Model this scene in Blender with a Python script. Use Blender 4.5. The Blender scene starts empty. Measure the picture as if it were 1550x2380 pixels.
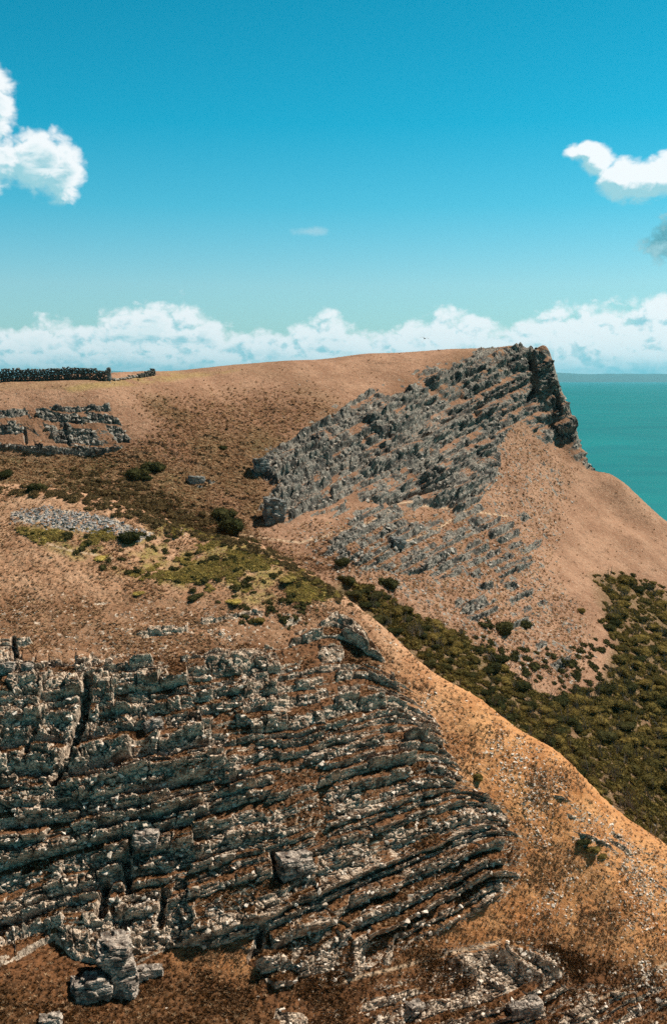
import bpy, math, random
import numpy as np
R = math.radians
sc = bpy.context.scene
COL = sc.collection

# ------------------------------------------------------------------ camera
CAM_H = 65.0
FPX = 1100.0
PITCH = math.atan(131.4 / FPX)
cd = bpy.data.cameras.new('camera'); cam = bpy.data.objects.new('camera', cd); COL.objects.link(cam)
cam.location = (0, 0, CAM_H); cam.rotation_euler = (R(90) - PITCH, 0, 0)
cd.sensor_fit = 'VERTICAL'; cd.sensor_height = 24.0; cd.lens = 24.0 * FPX / 1024.0
cd.clip_start = 0.5; cd.clip_end = 200000
sc.camera = cam

# ------------------------------------------------------------------ sun
SUN_EL, SUN_AZ = R(55), R(68)          # azimuth clockwise from +Y
sl = bpy.data.lights.new('sun', 'SUN'); sl.energy = 5.0; sl.angle = R(0.5); sl.color = (1.0, 0.93, 0.84)
so = bpy.data.objects.new('sun', sl); COL.objects.link(so)
so.rotation_euler = (R(90) - SUN_EL, 0, -SUN_AZ + math.pi)
so.rotation_euler = (-(R(90) - SUN_EL), 0, -SUN_AZ)
so.location = (200, 150, 300)
sc.view_settings.view_transform = 'Standard'; sc.view_settings.look = 'None'
sc.view_settings.exposure = 0.56; sc.view_settings.gamma = 1

# ------------------------------------------------------------------ node helpers
class NT:
    def __init__(s, nt): s.nt = nt
    def n(s, t, inputs=None, **kw):
        nd = s.nt.nodes.new(t)
        for k, v in kw.items(): setattr(nd, k, v)
        for k, v in (inputs or {}).items():
            if isinstance(v, bpy.types.NodeSocket): s.nt.links.new(v, nd.inputs[k])
            else: nd.inputs[k].default_value = v
        return nd
    def m(s, op, a, b=None, c=None, clamp=False):
        nd = s.nt.nodes.new('ShaderNodeMath'); nd.operation = op; nd.use_clamp = clamp
        for i, v in enumerate((a, b, c)):
            if v is None: continue
            if isinstance(v, bpy.types.NodeSocket): s.nt.links.new(v, nd.inputs[i])
            else: nd.inputs[i].default_value = v
        return nd.outputs[0]
    def sm(s, v, a, b, lo=0.0, hi=1.0):
        nd = s.n('ShaderNodeMapRange', {'Value': v, 'From Min': a, 'From Max': b, 'To Min': lo, 'To Max': hi}, interpolation_type='SMOOTHSTEP')
        return nd.outputs[0]
    def mix(s, f, a, b, mode='MIX'):
        nd = s.nt.nodes.new('ShaderNodeMix'); nd.data_type = 'RGBA'; nd.blend_type = mode
        for i, v in ((0, f), (6, a), (7, b)):
            if isinstance(v, bpy.types.NodeSocket): s.nt.links.new(v, nd.inputs[i])
            elif i: nd.inputs[i].default_value = (*v, 1)
            else: nd.inputs[i].default_value = v
        return nd.outputs[2]
    def noise(s, vec, scale, detail=4, rough=0.55, dist=0.0, dim='3D'):
        nd = s.n('ShaderNodeTexNoise', {'Vector': vec, 'Scale': scale, 'Detail': detail, 'Roughness': rough, 'Distortion': dist}, noise_dimensions=dim)
        return nd.outputs['Fac']
    def link(s, a, b): s.nt.links.new(a, b)

# ------------------------------------------------------------------ world: sky + clouds
W = bpy.data.worlds.new('World'); sc.world = W; W.use_nodes = True
W.node_tree.nodes.clear(); w = NT(W.node_tree)
sky = w.n('ShaderNodeTexSky', sky_type='NISHITA', sun_disc=False, sun_elevation=SUN_EL, sun_rotation=SUN_AZ, altitude=60, air_density=1.0, dust_density=0.6, ozone_density=1.6)
dirv = w.n('ShaderNodeTexCoord').outputs['Generated']
sep = w.n('ShaderNodeSeparateXYZ', {0: dirv})
az = w.m('MULTIPLY', w.m('ARCTAN2', sep.outputs[0], sep.outputs[1]), 57.29578)
el = w.m('MULTIPLY', w.m('ARCSINE', sep.outputs[2]), 57.29578)
elr = w.n('ShaderNodeValToRGB', {0: w.m('DIVIDE', el, 30.0, clamp=True)})
cr = elr.color_ramp
def ramp(cr, stops):
    while len(cr.elements) > 1: cr.elements.remove(cr.elements[-1])
    cr.elements[0].position = stops[0][0]; cr.elements[0].color = (*stops[0][1], 1)
    for p, c in stops[1:]:
        e = cr.elements.new(p); e.color = (*c, 1)
SKYT = [(0.0, (0.80, 1.15, 1.3)), (0.16, (0.78, 1.22, 1.26)), (0.29, (0.26, 1.16, 1.22)), (0.42, (0.035, 1.08, 1.15)), (0.62, (0.01, 0.98, 1.02)), (0.75, (0.14, 0.42, 0.42)), (0.9, (0.30, 0.24, 0.21)), (1.0, (0.32, 0.22, 0.18))]
ramp(cr, SKYT)
skyc = w.mix(1.0, sky.outputs[0], elr.outputs[0], 'MULTIPLY')

def cloud_group():
    g = bpy.data.node_groups.new('cloud_field', 'ShaderNodeTree')
    g.interface.new_socket('az', in_out='INPUT', socket_type='NodeSocketFloat')
    g.interface.new_socket('el', in_out='INPUT', socket_type='NodeSocketFloat')
    g.interface.new_socket('cumulus', in_out='OUTPUT', socket_type='NodeSocketFloat')
    g.interface.new_socket('sheet', in_out='OUTPUT', socket_type='NodeSocketFloat')
    t = NT(g); gi = g.nodes.new('NodeGroupInput'); go = g.nodes.new('NodeGroupOutput')
    a, e = gi.outputs[0], gi.outputs[1]
    def vec(x, y, z=0.0): return t.n('ShaderNodeCombineXYZ', {0: x, 1: y, 2: z}).outputs[0]
    p = vec(a, t.m('MULTIPLY', e, 1.35))
    big = t.noise(p, 0.33, 7, 0.56, 0.15)
    vor = t.n('ShaderNodeTexVoronoi', {'Vector': t.n('ShaderNodeVectorMath', {0: p, 1: t.n('ShaderNodeTexNoise', {'Vector': p, 'Scale': 0.9, 'Detail': 4.0}).outputs['Color']}).outputs[0], 'Scale': 0.75, 'Detail': 2.5, 'Roughness': 0.55, 'Lacunarity': 2.2}, feature='F1').outputs['Distance']
    puff = t.m('SUBTRACT', 0.75, vor)
    tex = t.m('ADD', t.m('MULTIPLY', t.m('SUBTRACT', big, 0.5), 2.3), t.m('MULTIPLY', t.m('SUBTRACT', puff, 0.25), 0.75))
    # bank top height as a curve of azimuth
    cv = t.n('ShaderNodeFloatCurve', {'Value': t.m('DIVIDE', t.m('ADD', a, 24.0), 48.0)})
    c = cv.mapping.curves[0]
    pts = [(-24, 3.3), (-17, 3.4), (-13, 3.7), (-11, 4.3), (-8, 4.5), (-6, 3.6), (-3, 3.2), (-1.5, 3.6), (-0.2, 4.15), (1.2, 3.3), (3, 3.6), (5.6, 4.15), (8, 3.7), (9.5, 3.7), (12, 4.5), (14.5, 4.5), (17, 5.0), (24, 5.2)]
    c.points[0].location = ((pts[0][0] + 24) / 48, pts[0][1] / 8); c.points[1].location = (1, pts[-1][1] / 8)
    for x, y in pts[1:-1]: c.points.new((x + 24) / 48, y / 8)
    cv.mapping.update()
    h = t.m('MULTIPLY', cv.outputs[0], 8.0)
    d = t.m('SUBTRACT', h, e)
    bank = t.m('ADD', t.m('MULTIPLY', d, 0.85), t.m('MULTIPLY', tex, 1.05))
    bank = t.m('SUBTRACT', bank, 0.12)
    def blob(ca, ce, ra, re, gain=1.0, rot=0.0):
        x = t.m('SUBTRACT', a, ca); y = t.m('SUBTRACT', e, ce)
        if rot:
            cs, sn = math.cos(rot), math.sin(rot)
            x2 = t.m('ADD', t.m('MULTIPLY', x, cs), t.m('MULTIPLY', y, sn)); y2 = t.m('SUBTRACT', t.m('MULTIPLY', y, cs), t.m('MULTIPLY', x, sn)); x, y = x2, y2
        x = t.m('DIVIDE', x, ra); y = t.m('DIVIDE', y, re)
        r = t.m('SQRT', t.m('ADD', t.m('MULTIPLY', x, x), t.m('MULTIPLY', y, y)))
        return t.m('MULTIPLY', t.m('SUBTRACT', 1.0, r), gain)
    bl = [blob(-18.0, 10.5, 5.2, 2.1), blob(-17.6, 12.5, 2.8, 3.3), blob(-14.5, 10.5, 2.6, 2.2), blob(-13.6, 9.9, 1.6, 1.7),
          blob(12.6, 11.1, 1.3, 0.7), blob(13.2, 10.6, 1.2, 1.2), blob(14.2, 9.8, 1.8, 1.4), blob(15.6, 9.7, 3.4, 1.45), blob(17.6, 9.9, 3.4, 1.6)]
    mx = bl[0]
    for b in bl[1:]: mx = t.m('MAXIMUM', mx, b)
    lone = t.m('ADD', t.m('MULTIPLY', mx, 2.2), t.m('SUBTRACT', t.m('MULTIPLY', tex, 0.85), 0.12))
    cum = t.m('MAXIMUM', bank, lone)
    t.link(cum, go.inputs[0])
    ps = vec(t.m('MULTIPLY', a, 0.45), t.m('MULTIPLY', e, 1.7), 4.0)
    t.link(t.noise(ps, 0.8, 6, 0.55, 0.4), go.inputs[1])
    return g
cg = cloud_group()
def field(da, de):
    nd = w.nt.nodes.new('ShaderNodeGroup'); nd.node_tree = cg
    w.link(w.m('ADD', az, da), nd.inputs[0]); w.link(w.m('ADD', el, de), nd.inputs[1]); return nd
f0, f1, f2 = field(0, 0), field(0.22, 0.30), field(0.6, 0.8)
aside = w.sm(w.m('ABSOLUTE', az), 35.0, 60.0, 1.0, 0.0)
dens = w.m('MULTIPLY', w.sm(f0.outputs[0], -0.06, 0.62), aside)
lit = w.m('ADD', w.m('MULTIPLY', w.m('SUBTRACT', f0.outputs[0], f1.outputs[0]), 0.75), w.m('MULTIPLY', w.m('SUBTRACT', f0.outputs[0], f2.outputs[0]), 0.25))
litf = w.sm(lit, -0.34, 0.26)
lowgrey = w.sm(el, 0.2, 2.0)                   # deep in the bank the cloud is thin and veiled
sheet = w.sm(f0.outputs[1], 0.40, 0.60)
cloudcol = w.mix(litf, (3.6, 6.8, 7.6), (10.2, 10.5, 10.6))
veil = w.mix(sheet, (2.5, 6.0, 6.9), (8.6, 9.7, 9.9))
inner = w.mix(lowgrey, veil, cloudcol)
leftness = w.sm(az, -5.0, 8.0)
inner = w.mix(w.m('MULTIPLY', w.m('SUBTRACT', 1.0, leftness), w.sm(f0.outputs[0], 0.75, 1.5, 0.0, 0.85)), inner, veil)
c1 = w.mix(w.m('MULTIPLY', dens, 0.96), skyc, inner)
g0, g1 = field(71.0, 2.0), field(71.22, 2.28)
gd = w.m('MULTIPLY', w.m('MULTIPLY', w.sm(g0.outputs[0], 0.0, 0.5), aside), w.sm(el, 0.1, 1.1, 0.15, 1.0))
gl = w.sm(w.m('SUBTRACT', g0.outputs[0], g1.outputs[0]), -0.25, 0.28)
front = w.mix(gl, (3.4, 6.6, 7.3), (10.0, 10.4, 10.5))
front = w.mix(w.sm(g0.outputs[0], 0.7, 1.9, 0.0, 0.8), front, veil)
c1 = w.mix(w.m('MULTIPLY', gd, 0.85), c1, front)
h0, h1_ = field(112.0, 3.1), field(112.2, 3.3)
hd = w.m('MULTIPLY', w.m('MULTIPLY', w.sm(h0.outputs[0], 0.0, 0.5), aside), w.sm(el, 0.0, 0.8))
c1 = w.mix(w.m('MULTIPLY', hd, 0.75), c1, w.mix(w.sm(w.m('SUBTRACT', h0.outputs[0], h1_.outputs[0]), -0.2, 0.2), (3.6, 6.8, 7.5), (9.8, 10.3, 10.4)))
# one small shaded cloud and a faint wisp
def spot(ca, ce, ra, re):
    x = w.m('DIVIDE', w.m('SUBTRACT', az, ca), ra); y = w.m('DIVIDE', w.m('SUBTRACT', el, ce), re)
    return w.m('SUBTRACT', 1.0, w.m('SQRT', w.m('ADD', w.m('MULTIPLY', x, x), w.m('MULTIPLY', y, y))))
nz = w.noise(w.n('ShaderNodeCombineXYZ', {0: az, 1: el}).outputs[0], 0.9, 6, 0.6)
dk = w.sm(w.m('ADD', spot(16.7, 6.8, 1.6, 1.2), w.m('MULTIPLY', w.m('SUBTRACT', nz, 0.5), 2.2)), 0.0, 0.45)
c2 = w.mix(w.m('MULTIPLY', dk, 0.85), c1, w.mix(w.sm(nz, 0.4, 0.65), (1.1, 3.6, 4.3), (3.6, 6.2, 6.8)))
wp = w.sm(w.m('ADD', spot(-1.2, 7.5, 1.1, 0.3), w.m('MULTIPLY', w.m('SUBTRACT', nz, 0.5), 1.8)), 0.0, 0.9)
c3 = w.mix(w.m('MULTIPLY', wp, 0.28), c2, (8.0, 8.6, 8.8))
# clouds only above the horizon line
c4 = w.mix(w.sm(el, -0.1, 0.15), skyc, c3)
bg = w.n('ShaderNodeBackground', {'Color': c4, 'Strength': 0.066})
w.link(bg.outputs[0], w.n('ShaderNodeOutputWorld').inputs[0])

# ------------------------------------------------------------------ numpy helpers
F4 = np.float32
def hsh(x, y, z=0, seed=0):
    x = np.asarray(x).astype(np.int64); y = np.asarray(y).astype(np.int64); z = np.asarray(z).astype(np.int64)
    h = (x * 374761393 + y * 668265263 + z * 2147483647 + seed * 1274126177) & 0xffffffff
    h = ((h ^ (h >> 13)) * 1274126177) & 0xffffffff
    h = ((h ^ (h >> 16)) * 2246822519) & 0xffffffff
    return (((h ^ (h >> 15)) & 0xffffff) / 16777215.0).astype(F4)
def vnoise(x, y, z, seed=0):
    xi, yi, zi = np.floor(x), np.floor(y), np.floor(z)
    fx, fy, fz = (x - xi).astype(F4), (y - yi).astype(F4), (z - zi).astype(F4)
    fx = fx * fx * (3 - 2 * fx); fy = fy * fy * (3 - 2 * fy); fz = fz * fz * (3 - 2 * fz)
    xi, yi, zi = xi.astype(np.int64), yi.astype(np.int64), zi.astype(np.int64)
    def H(a, b, c): return hsh(xi + a, yi + b, zi + c, seed)
    a = H(0, 0, 0) * (1 - fx) + H(1, 0, 0) * fx; b = H(0, 1, 0) * (1 - fx) + H(1, 1, 0) * fx
    c = H(0, 0, 1) * (1 - fx) + H(1, 0, 1) * fx; d = H(0, 1, 1) * (1 - fx) + H(1, 1, 1) * fx
    return ((a * (1 - fy) + b * fy) * (1 - fz) + (c * (1 - fy) + d * fy) * fz) * 2 - 1
def fbm(x, y, z, sc_, oct_=4, seed=0, rough=0.5):
    o = 0; am = 1; t = 0
    for i in range(oct_):
        o = o + am * vnoise(x * sc_ + 17.3 * i, y * sc_ - 9.1 * i, z * sc_ + 3.7 * i, seed + i); t += am; am *= rough; sc_ *= 2.03
    return o / t
def sstep(x, a, b):
    t = np.clip((x - a) / (b - a), 0, 1); return t * t * (3 - 2 * t)
def cellnoise(p, scale, seed):
    """3D Voronoi: hash of the nearest cell and distance gap, for angular blocks."""
    q = p / scale; base = np.floor(q).astype(np.int64)
    best = np.full(len(p), 1e9, F4); sec = best.copy(); hv = np.zeros(len(p), F4)
    for i in (-1, 0, 1):
        for j in (-1, 0, 1):
            for k in (-1, 0, 1):
                c = base + np.array([i, j, k])
                d = np.zeros(len(p), F4)
                for ax in range(3):
                    d += (c[:, ax] + hsh(c[:, 0], c[:, 1], c[:, 2], seed + ax + 1) - q[:, ax]).astype(F4) ** 2
                h = hsh(c[:, 0], c[:, 1], c[:, 2], seed + 9)
                m = d < best
                sec = np.where(m, best, np.minimum(sec, d)); hv = np.where(m, h, hv); best = np.where(m, d, best)
    return hv, np.sqrt(sec) - np.sqrt(best)
def polysd(px, py, poly):
    """signed distance to a polygon, positive inside"""
    poly = np.array(poly, F4); d = np.full(px.shape, 1e9, F4); ins = np.zeros(px.shape, bool)
    n = len(poly)
    for i in range(n):
        a, b = poly[i], poly[(i + 1) % n]; ex, ey = b - a
        t = np.clip(((px - a[0]) * ex + (py - a[1]) * ey) / (ex * ex + ey * ey + 1e-9), 0, 1)
        d = np.minimum(d, (px - a[0] - t * ex) ** 2 + (py - a[1] - t * ey) ** 2)
        if a[1] != b[1]:
            c = ((a[1] > py) != (b[1] > py)) & (px < (b[0] - a[0]) * (py - a[1]) / (b[1] - a[1]) + a[0])
            ins ^= c
    return np.where(ins, np.sqrt(d), -np.sqrt(d))
def linesd(px, py, pts):
    d = np.full(px.shape, 1e9, F4)
    for a, b in zip(pts[:-1], pts[1:]):
        ex, ey = b[0] - a[0], b[1] - a[1]
        t = np.clip(((px - a[0]) * ex + (py - a[1]) * ey) / (ex * ex + ey * ey), 0, 1)
        d = np.minimum(d, (px - a[0] - t * ex) ** 2 + (py - a[1] - t * ey) ** 2)
    return np.sqrt(d)
V2R = 666 / 1550.0
CP, SP = math.cos(PITCH), math.sin(PITCH)
def unproj(px, py, d):
    u = (px - 333.0) / FPX; v = (512.0 - py) / FPX
    ry = CP + v * SP; rz = -SP + v * CP
    return (u * d / ry, d, CAM_H + rz * d / ry)
def proj(x, y, z):
    zz = z - CAM_H; fd = y * CP - zz * SP; up = y * SP + zz * CP
    return 333.0 + FPX * x / fd, 512.0 - FPX * up / fd
class RBF:
    def __init__(s, pts, c=7.0, lam=0.0):
        p = np.array(pts, np.float64); s.p = p; n = len(p); s.c = c
        D = np.sqrt(((p[:, None, :2] - p[None, :, :2]) ** 2).sum(-1) + c * c)
        A = np.zeros((n + 3, n + 3)); A[:n, :n] = D - lam * np.eye(n)
        Q = np.c_[np.ones(n), p[:, 0] / 100, p[:, 1] / 100]; A[:n, n:] = Q; A[n:, :n] = Q.T
        s.w = np.linalg.solve(A, np.r_[p[:, 2], 0, 0, 0])
    def __call__(s, X, Y):
        sh = X.shape; x = X.ravel().astype(F4); y = Y.ravel().astype(F4)
        o = s.w[-3] + s.w[-2] * x / 100 + s.w[-1] * y / 100
        o = o.astype(np.float64)
        for i in range(len(s.p)):
            o += s.w[i] * np.sqrt((x - s.p[i, 0]) ** 2 + (y - s.p[i, 1]) ** 2 + s.c * s.c)
        return o.reshape(sh)
def build_mesh(name, verts, faces4, mat, smooth=True, tris=False, attrs=None, mats=None, fm=None):
    me = bpy.data.meshes.new(name); k = 3 if tris else 4
    nv, nf = len(verts), len(faces4)
    me.vertices.add(nv); me.vertices.foreach_set('co', np.ascontiguousarray(verts, F4).ravel())
    me.loops.add(nf * k); me.loops.foreach_set('vertex_index', np.ascontiguousarray(faces4, np.int32).ravel())
    me.polygons.add(nf); me.polygons.foreach_set('loop_start', np.arange(0, nf * k, k, dtype=np.int32))
    me.polygons.foreach_set('use_smooth', np.full(nf, smooth, bool))
    me.update(calc_edges=True)
    for nm, a in (attrs or {}).items():
        at = me.attributes.new(nm, 'FLOAT', 'POINT'); at.data.foreach_set('value', np.ascontiguousarray(a, F4).ravel())
    for m_ in (mats or [mat]): me.materials.append(m_)
    if fm is not None: me.polygons.foreach_set('material_index', np.ascontiguousarray(fm, np.int32))
    me.validate(verbose=False)
    o = bpy.data.objects.new(name, me); COL.objects.link(o); return o
def tag(o, label=None, cat=None, group=None, kind=None):
    if label: o['label'] = label
    if cat: o['category'] = cat
    if group: o['group'] = group
    if kind: o['kind'] = kind
    return o

# ------------------------------------------------------------------ materials
def new_mat(name):
    m = bpy.data.materials.new(name); m.use_nodes = True; m.node_tree.nodes.clear(); return m, NT(m.node_tree)
def rock_color(t, pos, light, dark, scale=1.0, rust=0.5):
    n1 = t.noise(pos, 0.9 * scale, 5, 0.6); n2 = t.noise(pos, 5.5 * scale, 5, 0.65)
    c = t.mix(t.sm(n1, 0.37, 0.58), dark, light)
    c = t.mix(t.sm(n2, 0.40, 0.62, 0.0, 0.75), c, tuple(v * 0.45 for v in dark))
    n3 = t.noise(pos, 2.6 * scale, 3, 0.6)
    return t.mix(t.sm(n3, 0.58, 0.72, 0.0, rust), c, (0.26, 0.12, 0.055))
def out(t, col, rough=0.9, bump=None, bstr=0.5, bdist=0.1, spec=0.25):
    b = t.n('ShaderNodeBsdfPrincipled', {'Base Color': col, 'Roughness': rough, 'Specular IOR Level': spec})
    if bump is not None:
        t.link(t.n('ShaderNodeBump', {'Height': bump, 'Strength': bstr, 'Distance': bdist}).outputs[0], b.inputs['Normal'])
    t.link(b.outputs[0], t.n('ShaderNodeOutputMaterial').inputs[0]); return b
def out_leaf(t, col, k=0.4):
    b = t.n('ShaderNodeBsdfDiffuse', {'Color': col}); l = t.n('ShaderNodeBsdfTranslucent', {'Color': col})
    mx = t.n('ShaderNodeMixShader', {0: k, 1: b.outputs[0], 2: l.outputs[0]}); t.link(mx.outputs[0], t.n('ShaderNodeOutputMaterial').inputs[0])
def terrain_mat(name, rl, rd, dryA, dryB, darkG, scale=1.0, gcols=((0.06, 0.050, 0.018), (0.175, 0.115, 0.045))):
    m, t = new_mat(name)
    pos = t.n('ShaderNodeTexCoord').outputs['Object']
    A = lambda k: t.n('ShaderNodeAttribute', attribute_name=k).outputs['Fac']
    rock, brown, green, warm, pale, lush = A('rock'), A('brown'), A('green'), A('warm'), A('pale'), A('lush')
    n1 = t.noise(pos, 0.28 * scale, 5, 0.6); n2 = t.noise(pos, 2.2 * scale, 6, 0.7); n3 = t.noise(pos, 0.09 * scale, 3, 0.5)
    n4 = t.noise(pos, 6.0 * scale, 4, 0.7)
    g = t.mix(t.sm(n1, 0.35, 0.66), dryA, dryB)
    g = t.mix(t.m('MULTIPLY', warm, 0.9), g, t.mix(t.sm(n1, 0.3, 0.7), (0.40, 0.155, 0.045), (0.60, 0.29, 0.105)))
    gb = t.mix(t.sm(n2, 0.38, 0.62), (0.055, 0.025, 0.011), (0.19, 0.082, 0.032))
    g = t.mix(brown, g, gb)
    gg = t.mix(t.sm(n2, 0.38, 0.64), *gcols)
    g = t.mix(t.m('MULTIPLY', green, t.sm(n1, 0.25, 0.6, 0.35, 1.0)), g, gg)
    g = t.mix(t.m('MULTIPLY', lush, t.sm(n1, 0.36, 0.52)), g, t.mix(t.sm(n2, 0.35, 0.65), (0.15, 0.115, 0.035), (0.42, 0.31, 0.10)))
    n5 = t.noise(pos, 7.5 * scale, 3, 0.75); n6 = t.noise(pos, 0.75 * scale, 4, 0.7)
    patch = t.m('MULTIPLY', t.sm(n6, 0.38, 0.62, 0.25, 1.0), t.m('SUBTRACT', 1.0, t.m('MULTIPLY', warm, 0.45)))
    g = t.mix(t.m('MULTIPLY', t.sm(n2, 0.50, 0.60, 0.0, 0.6), patch), g, darkG)
    g = t.mix(t.m('MULTIPLY', t.sm(n5, 0.53, 0.60, 0.0, 0.75), patch), g, t.mix(0.35, darkG, (0.05, 0.045, 0.02)))
    g = t.mix(t.m('MULTIPLY', t.sm(n4, 0.55, 0.62, 0.0, 0.6), t.m('SUBTRACT', 1.0, t.m('MULTIPLY', brown, 0.8))), g, t.mix(0.55, g, (0.66, 0.50, 0.34)))
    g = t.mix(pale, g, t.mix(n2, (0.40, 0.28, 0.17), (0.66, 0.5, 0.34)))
    rc = rock_color(t, pos, rl, rd, 1.0 * scale)
    rf = t.sm(t.m('ADD', rock, t.m('MULTIPLY', t.m('SUBTRACT', n2, 0.5), 0.9)), 0.38, 0.56)
    col = t.mix(rf, g, rc)
    bh = t.m('ADD', t.m('MULTIPLY', n2, 1.0), t.m('MULTIPLY', n4, 0.6))
    out(t, col, 0.95, bh, 0.75, 0.22 / scale, 0.1)
    return m
M = {}
M['near'] = terrain_mat('near_ground', (0.78, 0.61, 0.45), (0.165, 0.118, 0.082), (0.35, 0.185, 0.10), (0.52, 0.31, 0.185), (0.13, 0.06, 0.03), 1.0, ((0.024, 0.016, 0.006), (0.075, 0.040, 0.014)))
M['far'] = terrain_mat('far_ground', (0.31, 0.285, 0.235), (0.075, 0.073, 0.065), (0.25, 0.138, 0.085), (0.35, 0.205, 0.132), (0.12, 0.065, 0.038), 0.6)

# ------------------------------------------------------------------ strata
def beds(s, wv, X, Y, Z, mask, A, wmean, seed, irregular=0.35, rbase=0.38, lip=0.10, subamp=0.34):
    """stepped beds: s grows down the slope by 1 per bed, wv runs along the beds in metres"""
    s = s + 0.22 * fbm(wv, s * 3, wv * 0, 0.11, 2, seed + 50)
    s = s + irregular * vnoise(s * 0.9, s * 0 + seed, s * 0, seed + 3)
    cj = np.floor(wv / 6.5 + 0.5 * vnoise(wv * 0.2, s * 0.4, s * 0, seed + 4))
    s = s + 0.36 * (hsh(cj, 0, 0, seed + 5) - 0.5)
    k = np.ceil(s); phi = k - s
    hk = hsh(k, 7, 0, seed + 6)
    Wk = wmean * (0.6 + 1.1 * hk)
    wc = wv / Wk + hk * 91.7 + 0.22 * vnoise(wv * 0.9, Z * 1.5, Y * 0.7, seed + 7)
    c = np.floor(wc); f = wc - c
    h1 = hsh(k, c, 1, seed + 8); h2 = hsh(k, c, 2, seed + 9); h3 = hsh(k, c, 3, seed + 10)
    r = rbase + 0.36 * (h2 - 0.5)
    edge = np.minimum(f, 1 - f) * Wk
    crack = sstep(edge, 0.0, 0.16)
    led = sstep(vnoise(wv * 0.075, k * 3.1, k * 0, seed + 11) * 0.6 + vnoise(wv * 0.33, k * 5.3, k * 0, seed + 12) * 0.42 + (mask - 0.45) * 2.0, -0.14, 0.14)
    led *= np.where(h3 > 0.10, 1.0, 0.25)
    mult = (0.35 + 1.15 * h1) * (0.45 + 0.55 * crack) * (0.4 + 1.15 * hk)
    up = np.clip(phi / r, 0, 1) ** 0.75
    dn = np.clip(1 - (phi - r) / (1 - r), 0, 1)
    prof = np.where(phi < r, up, dn)
    d = A * mult * prof * led
    ns = np.where(h3 > 0.5, 3.0, 4.0)
    sub = np.mod(-s * ns + h1 + 0.25 * vnoise(wv * 0.6, k * 2.2, k * 0, seed + 13), 1.0)
    saw = np.where(sub < 0.45, sub / 0.45, 1 - (sub - 0.45) / 0.55)
    d = d + A * subamp * led * (saw - 0.5) * (phi < r + 0.15) * (0.4 + 1.2 * hsh(np.floor(-s * ns), c, 4, seed + 14))
    rock = led * np.where(phi < r + lip * (0.5 + h2), 1.0, 0.0)
    return d, rock, led

def make_grid(rbf, amax, ain, nin, nout, y0, y1, nrow, vlo, vhi):
    a = np.r_[-np.geomspace(amax, ain, nout, endpoint=False), np.linspace(-ain, ain, nin), np.geomspace(ain, amax, nout + 1)[1:]]
    ys = np.geomspace(y0, y1, 420)
    Af, Yf = np.meshgrid(a, ys, indexing='ij')
    Zf = rbf(Af * Yf, Yf)
    px, py = proj(Af * Yf, Yf, Zf)
    dpy = np.abs(np.diff(py, axis=1)); up = -np.diff(py, axis=1)
    mid = (py[:, 1:] + py[:, :-1]) / 2
    vis = (mid > vlo) & (mid < vhi)
    wgt = np.where(vis, np.maximum(up, 0), 0.06 * dpy) + 0.10 * np.diff(Yf, axis=1)
    k = 9; wgt = np.apply_along_axis(lambda q: np.convolve(q, np.ones(5) / 5, 'same'), 1, wgt)
    for _ in range(3):
        wgt[1:-1] = (wgt[:-2] + wgt[1:-1] + wgt[2:]) / 3
    cum = np.concatenate([np.zeros((len(a), 1)), np.cumsum(wgt, 1)], 1); cum /= cum[:, -1:]
    tt = np.linspace(0, 1, nrow)
    Y = np.empty((len(a), nrow))
    for i in range(len(a)): Y[i] = np.interp(tt, cum[i], ys)
    X = a[:, None] * Y
    return X, Y
def grid_normals(P):
    du = np.empty_like(P); dv = np.empty_like(P)
    du[1:-1] = P[2:] - P[:-2]; du[0] = P[1] - P[0]; du[-1] = P[-1] - P[-2]
    dv[:, 1:-1] = P[:, 2:] - P[:, :-2]; dv[:, 0] = P[:, 1] - P[:, 0]; dv[:, -1] = P[:, -1] - P[:, -2]
    n = np.cross(du, dv); n /= np.linalg.norm(n, axis=-1, keepdims=True) + 1e-9
    return n
def grid_faces(nu, nv):
    i = np.arange(nu * nv).reshape(nu, nv)
    return np.stack([i[:-1, :-1], i[1:, :-1], i[1:, 1:], i[:-1, 1:]], -1).reshape(-1, 4)

# ================================================================== near hillside
NC = [(0,1024,85),(0,960,92),(0,935,96),(0,850,101),(0,760,107),(0,690,113),(0,620,122),(0,560,132),(0,510,144),(0,482,153),
      (170,1024,88),(170,965,94),(170,900,98.5),(170,800,105),(170,700,113),(170,600,126),(170,540,138),(165,519,143),
      (344,1024,93),(344,960,97),(344,900,100.5),(344,800,107),(344,700,116),(344,630,126),(344,596,133),
      (430,1024,96),(430,900,103.5),(430,800,109.5),(430,720,118),(425,672,124),
      (520,1024,99),(520,900,106),(520,800,113),(520,735,119.5),
      (600,1024,100.5),(600,900,108.5),(600,800,117.5),
      (666,1024,102),(666,950,107),(666,885,112.5),(666,848,117),
      (60,488,151),(250,541,139),(475,700,122),(560,757,118.5),
      (900,1160,100),(900,1080,107),(900,1020,113),(-300,1030,84),(-300,900,96),(-300,690,113),(-300,560,130),(-300,470,152)]
NRIDGE = [(-300,470,152),(0,482,153),(60,488,151),(110,500,147),(165,519,143),(250,541,139),(344,596,133),(385,630,128),(425,672,124),(475,700,122),(520,735,119.5),(560,757,118.5),(600,792,117.5),(666,848,117),(900,1020,113)]
npts = [unproj(*c) for c in NC]
for c in ((110,500,147),(385,630,128)): npts.append(unproj(*c))
for (px_, py_, d_) in NRIDGE:
    x, y, z = unproj(px_, py_, d_)
    for dd, dz in ((9, 4.5), (28, 17), (70, 45)):
        k = 1 + dd / d_; npts.append((x * k, y + dd, CAM_H + (z - CAM_H) * k - dz))
for x in (-70, -35, 0, 35, 70):
    npts.append((x, 66, 9)); npts.append((x, 35, -2))
RN = RBF(npts, 5.0)
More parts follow.
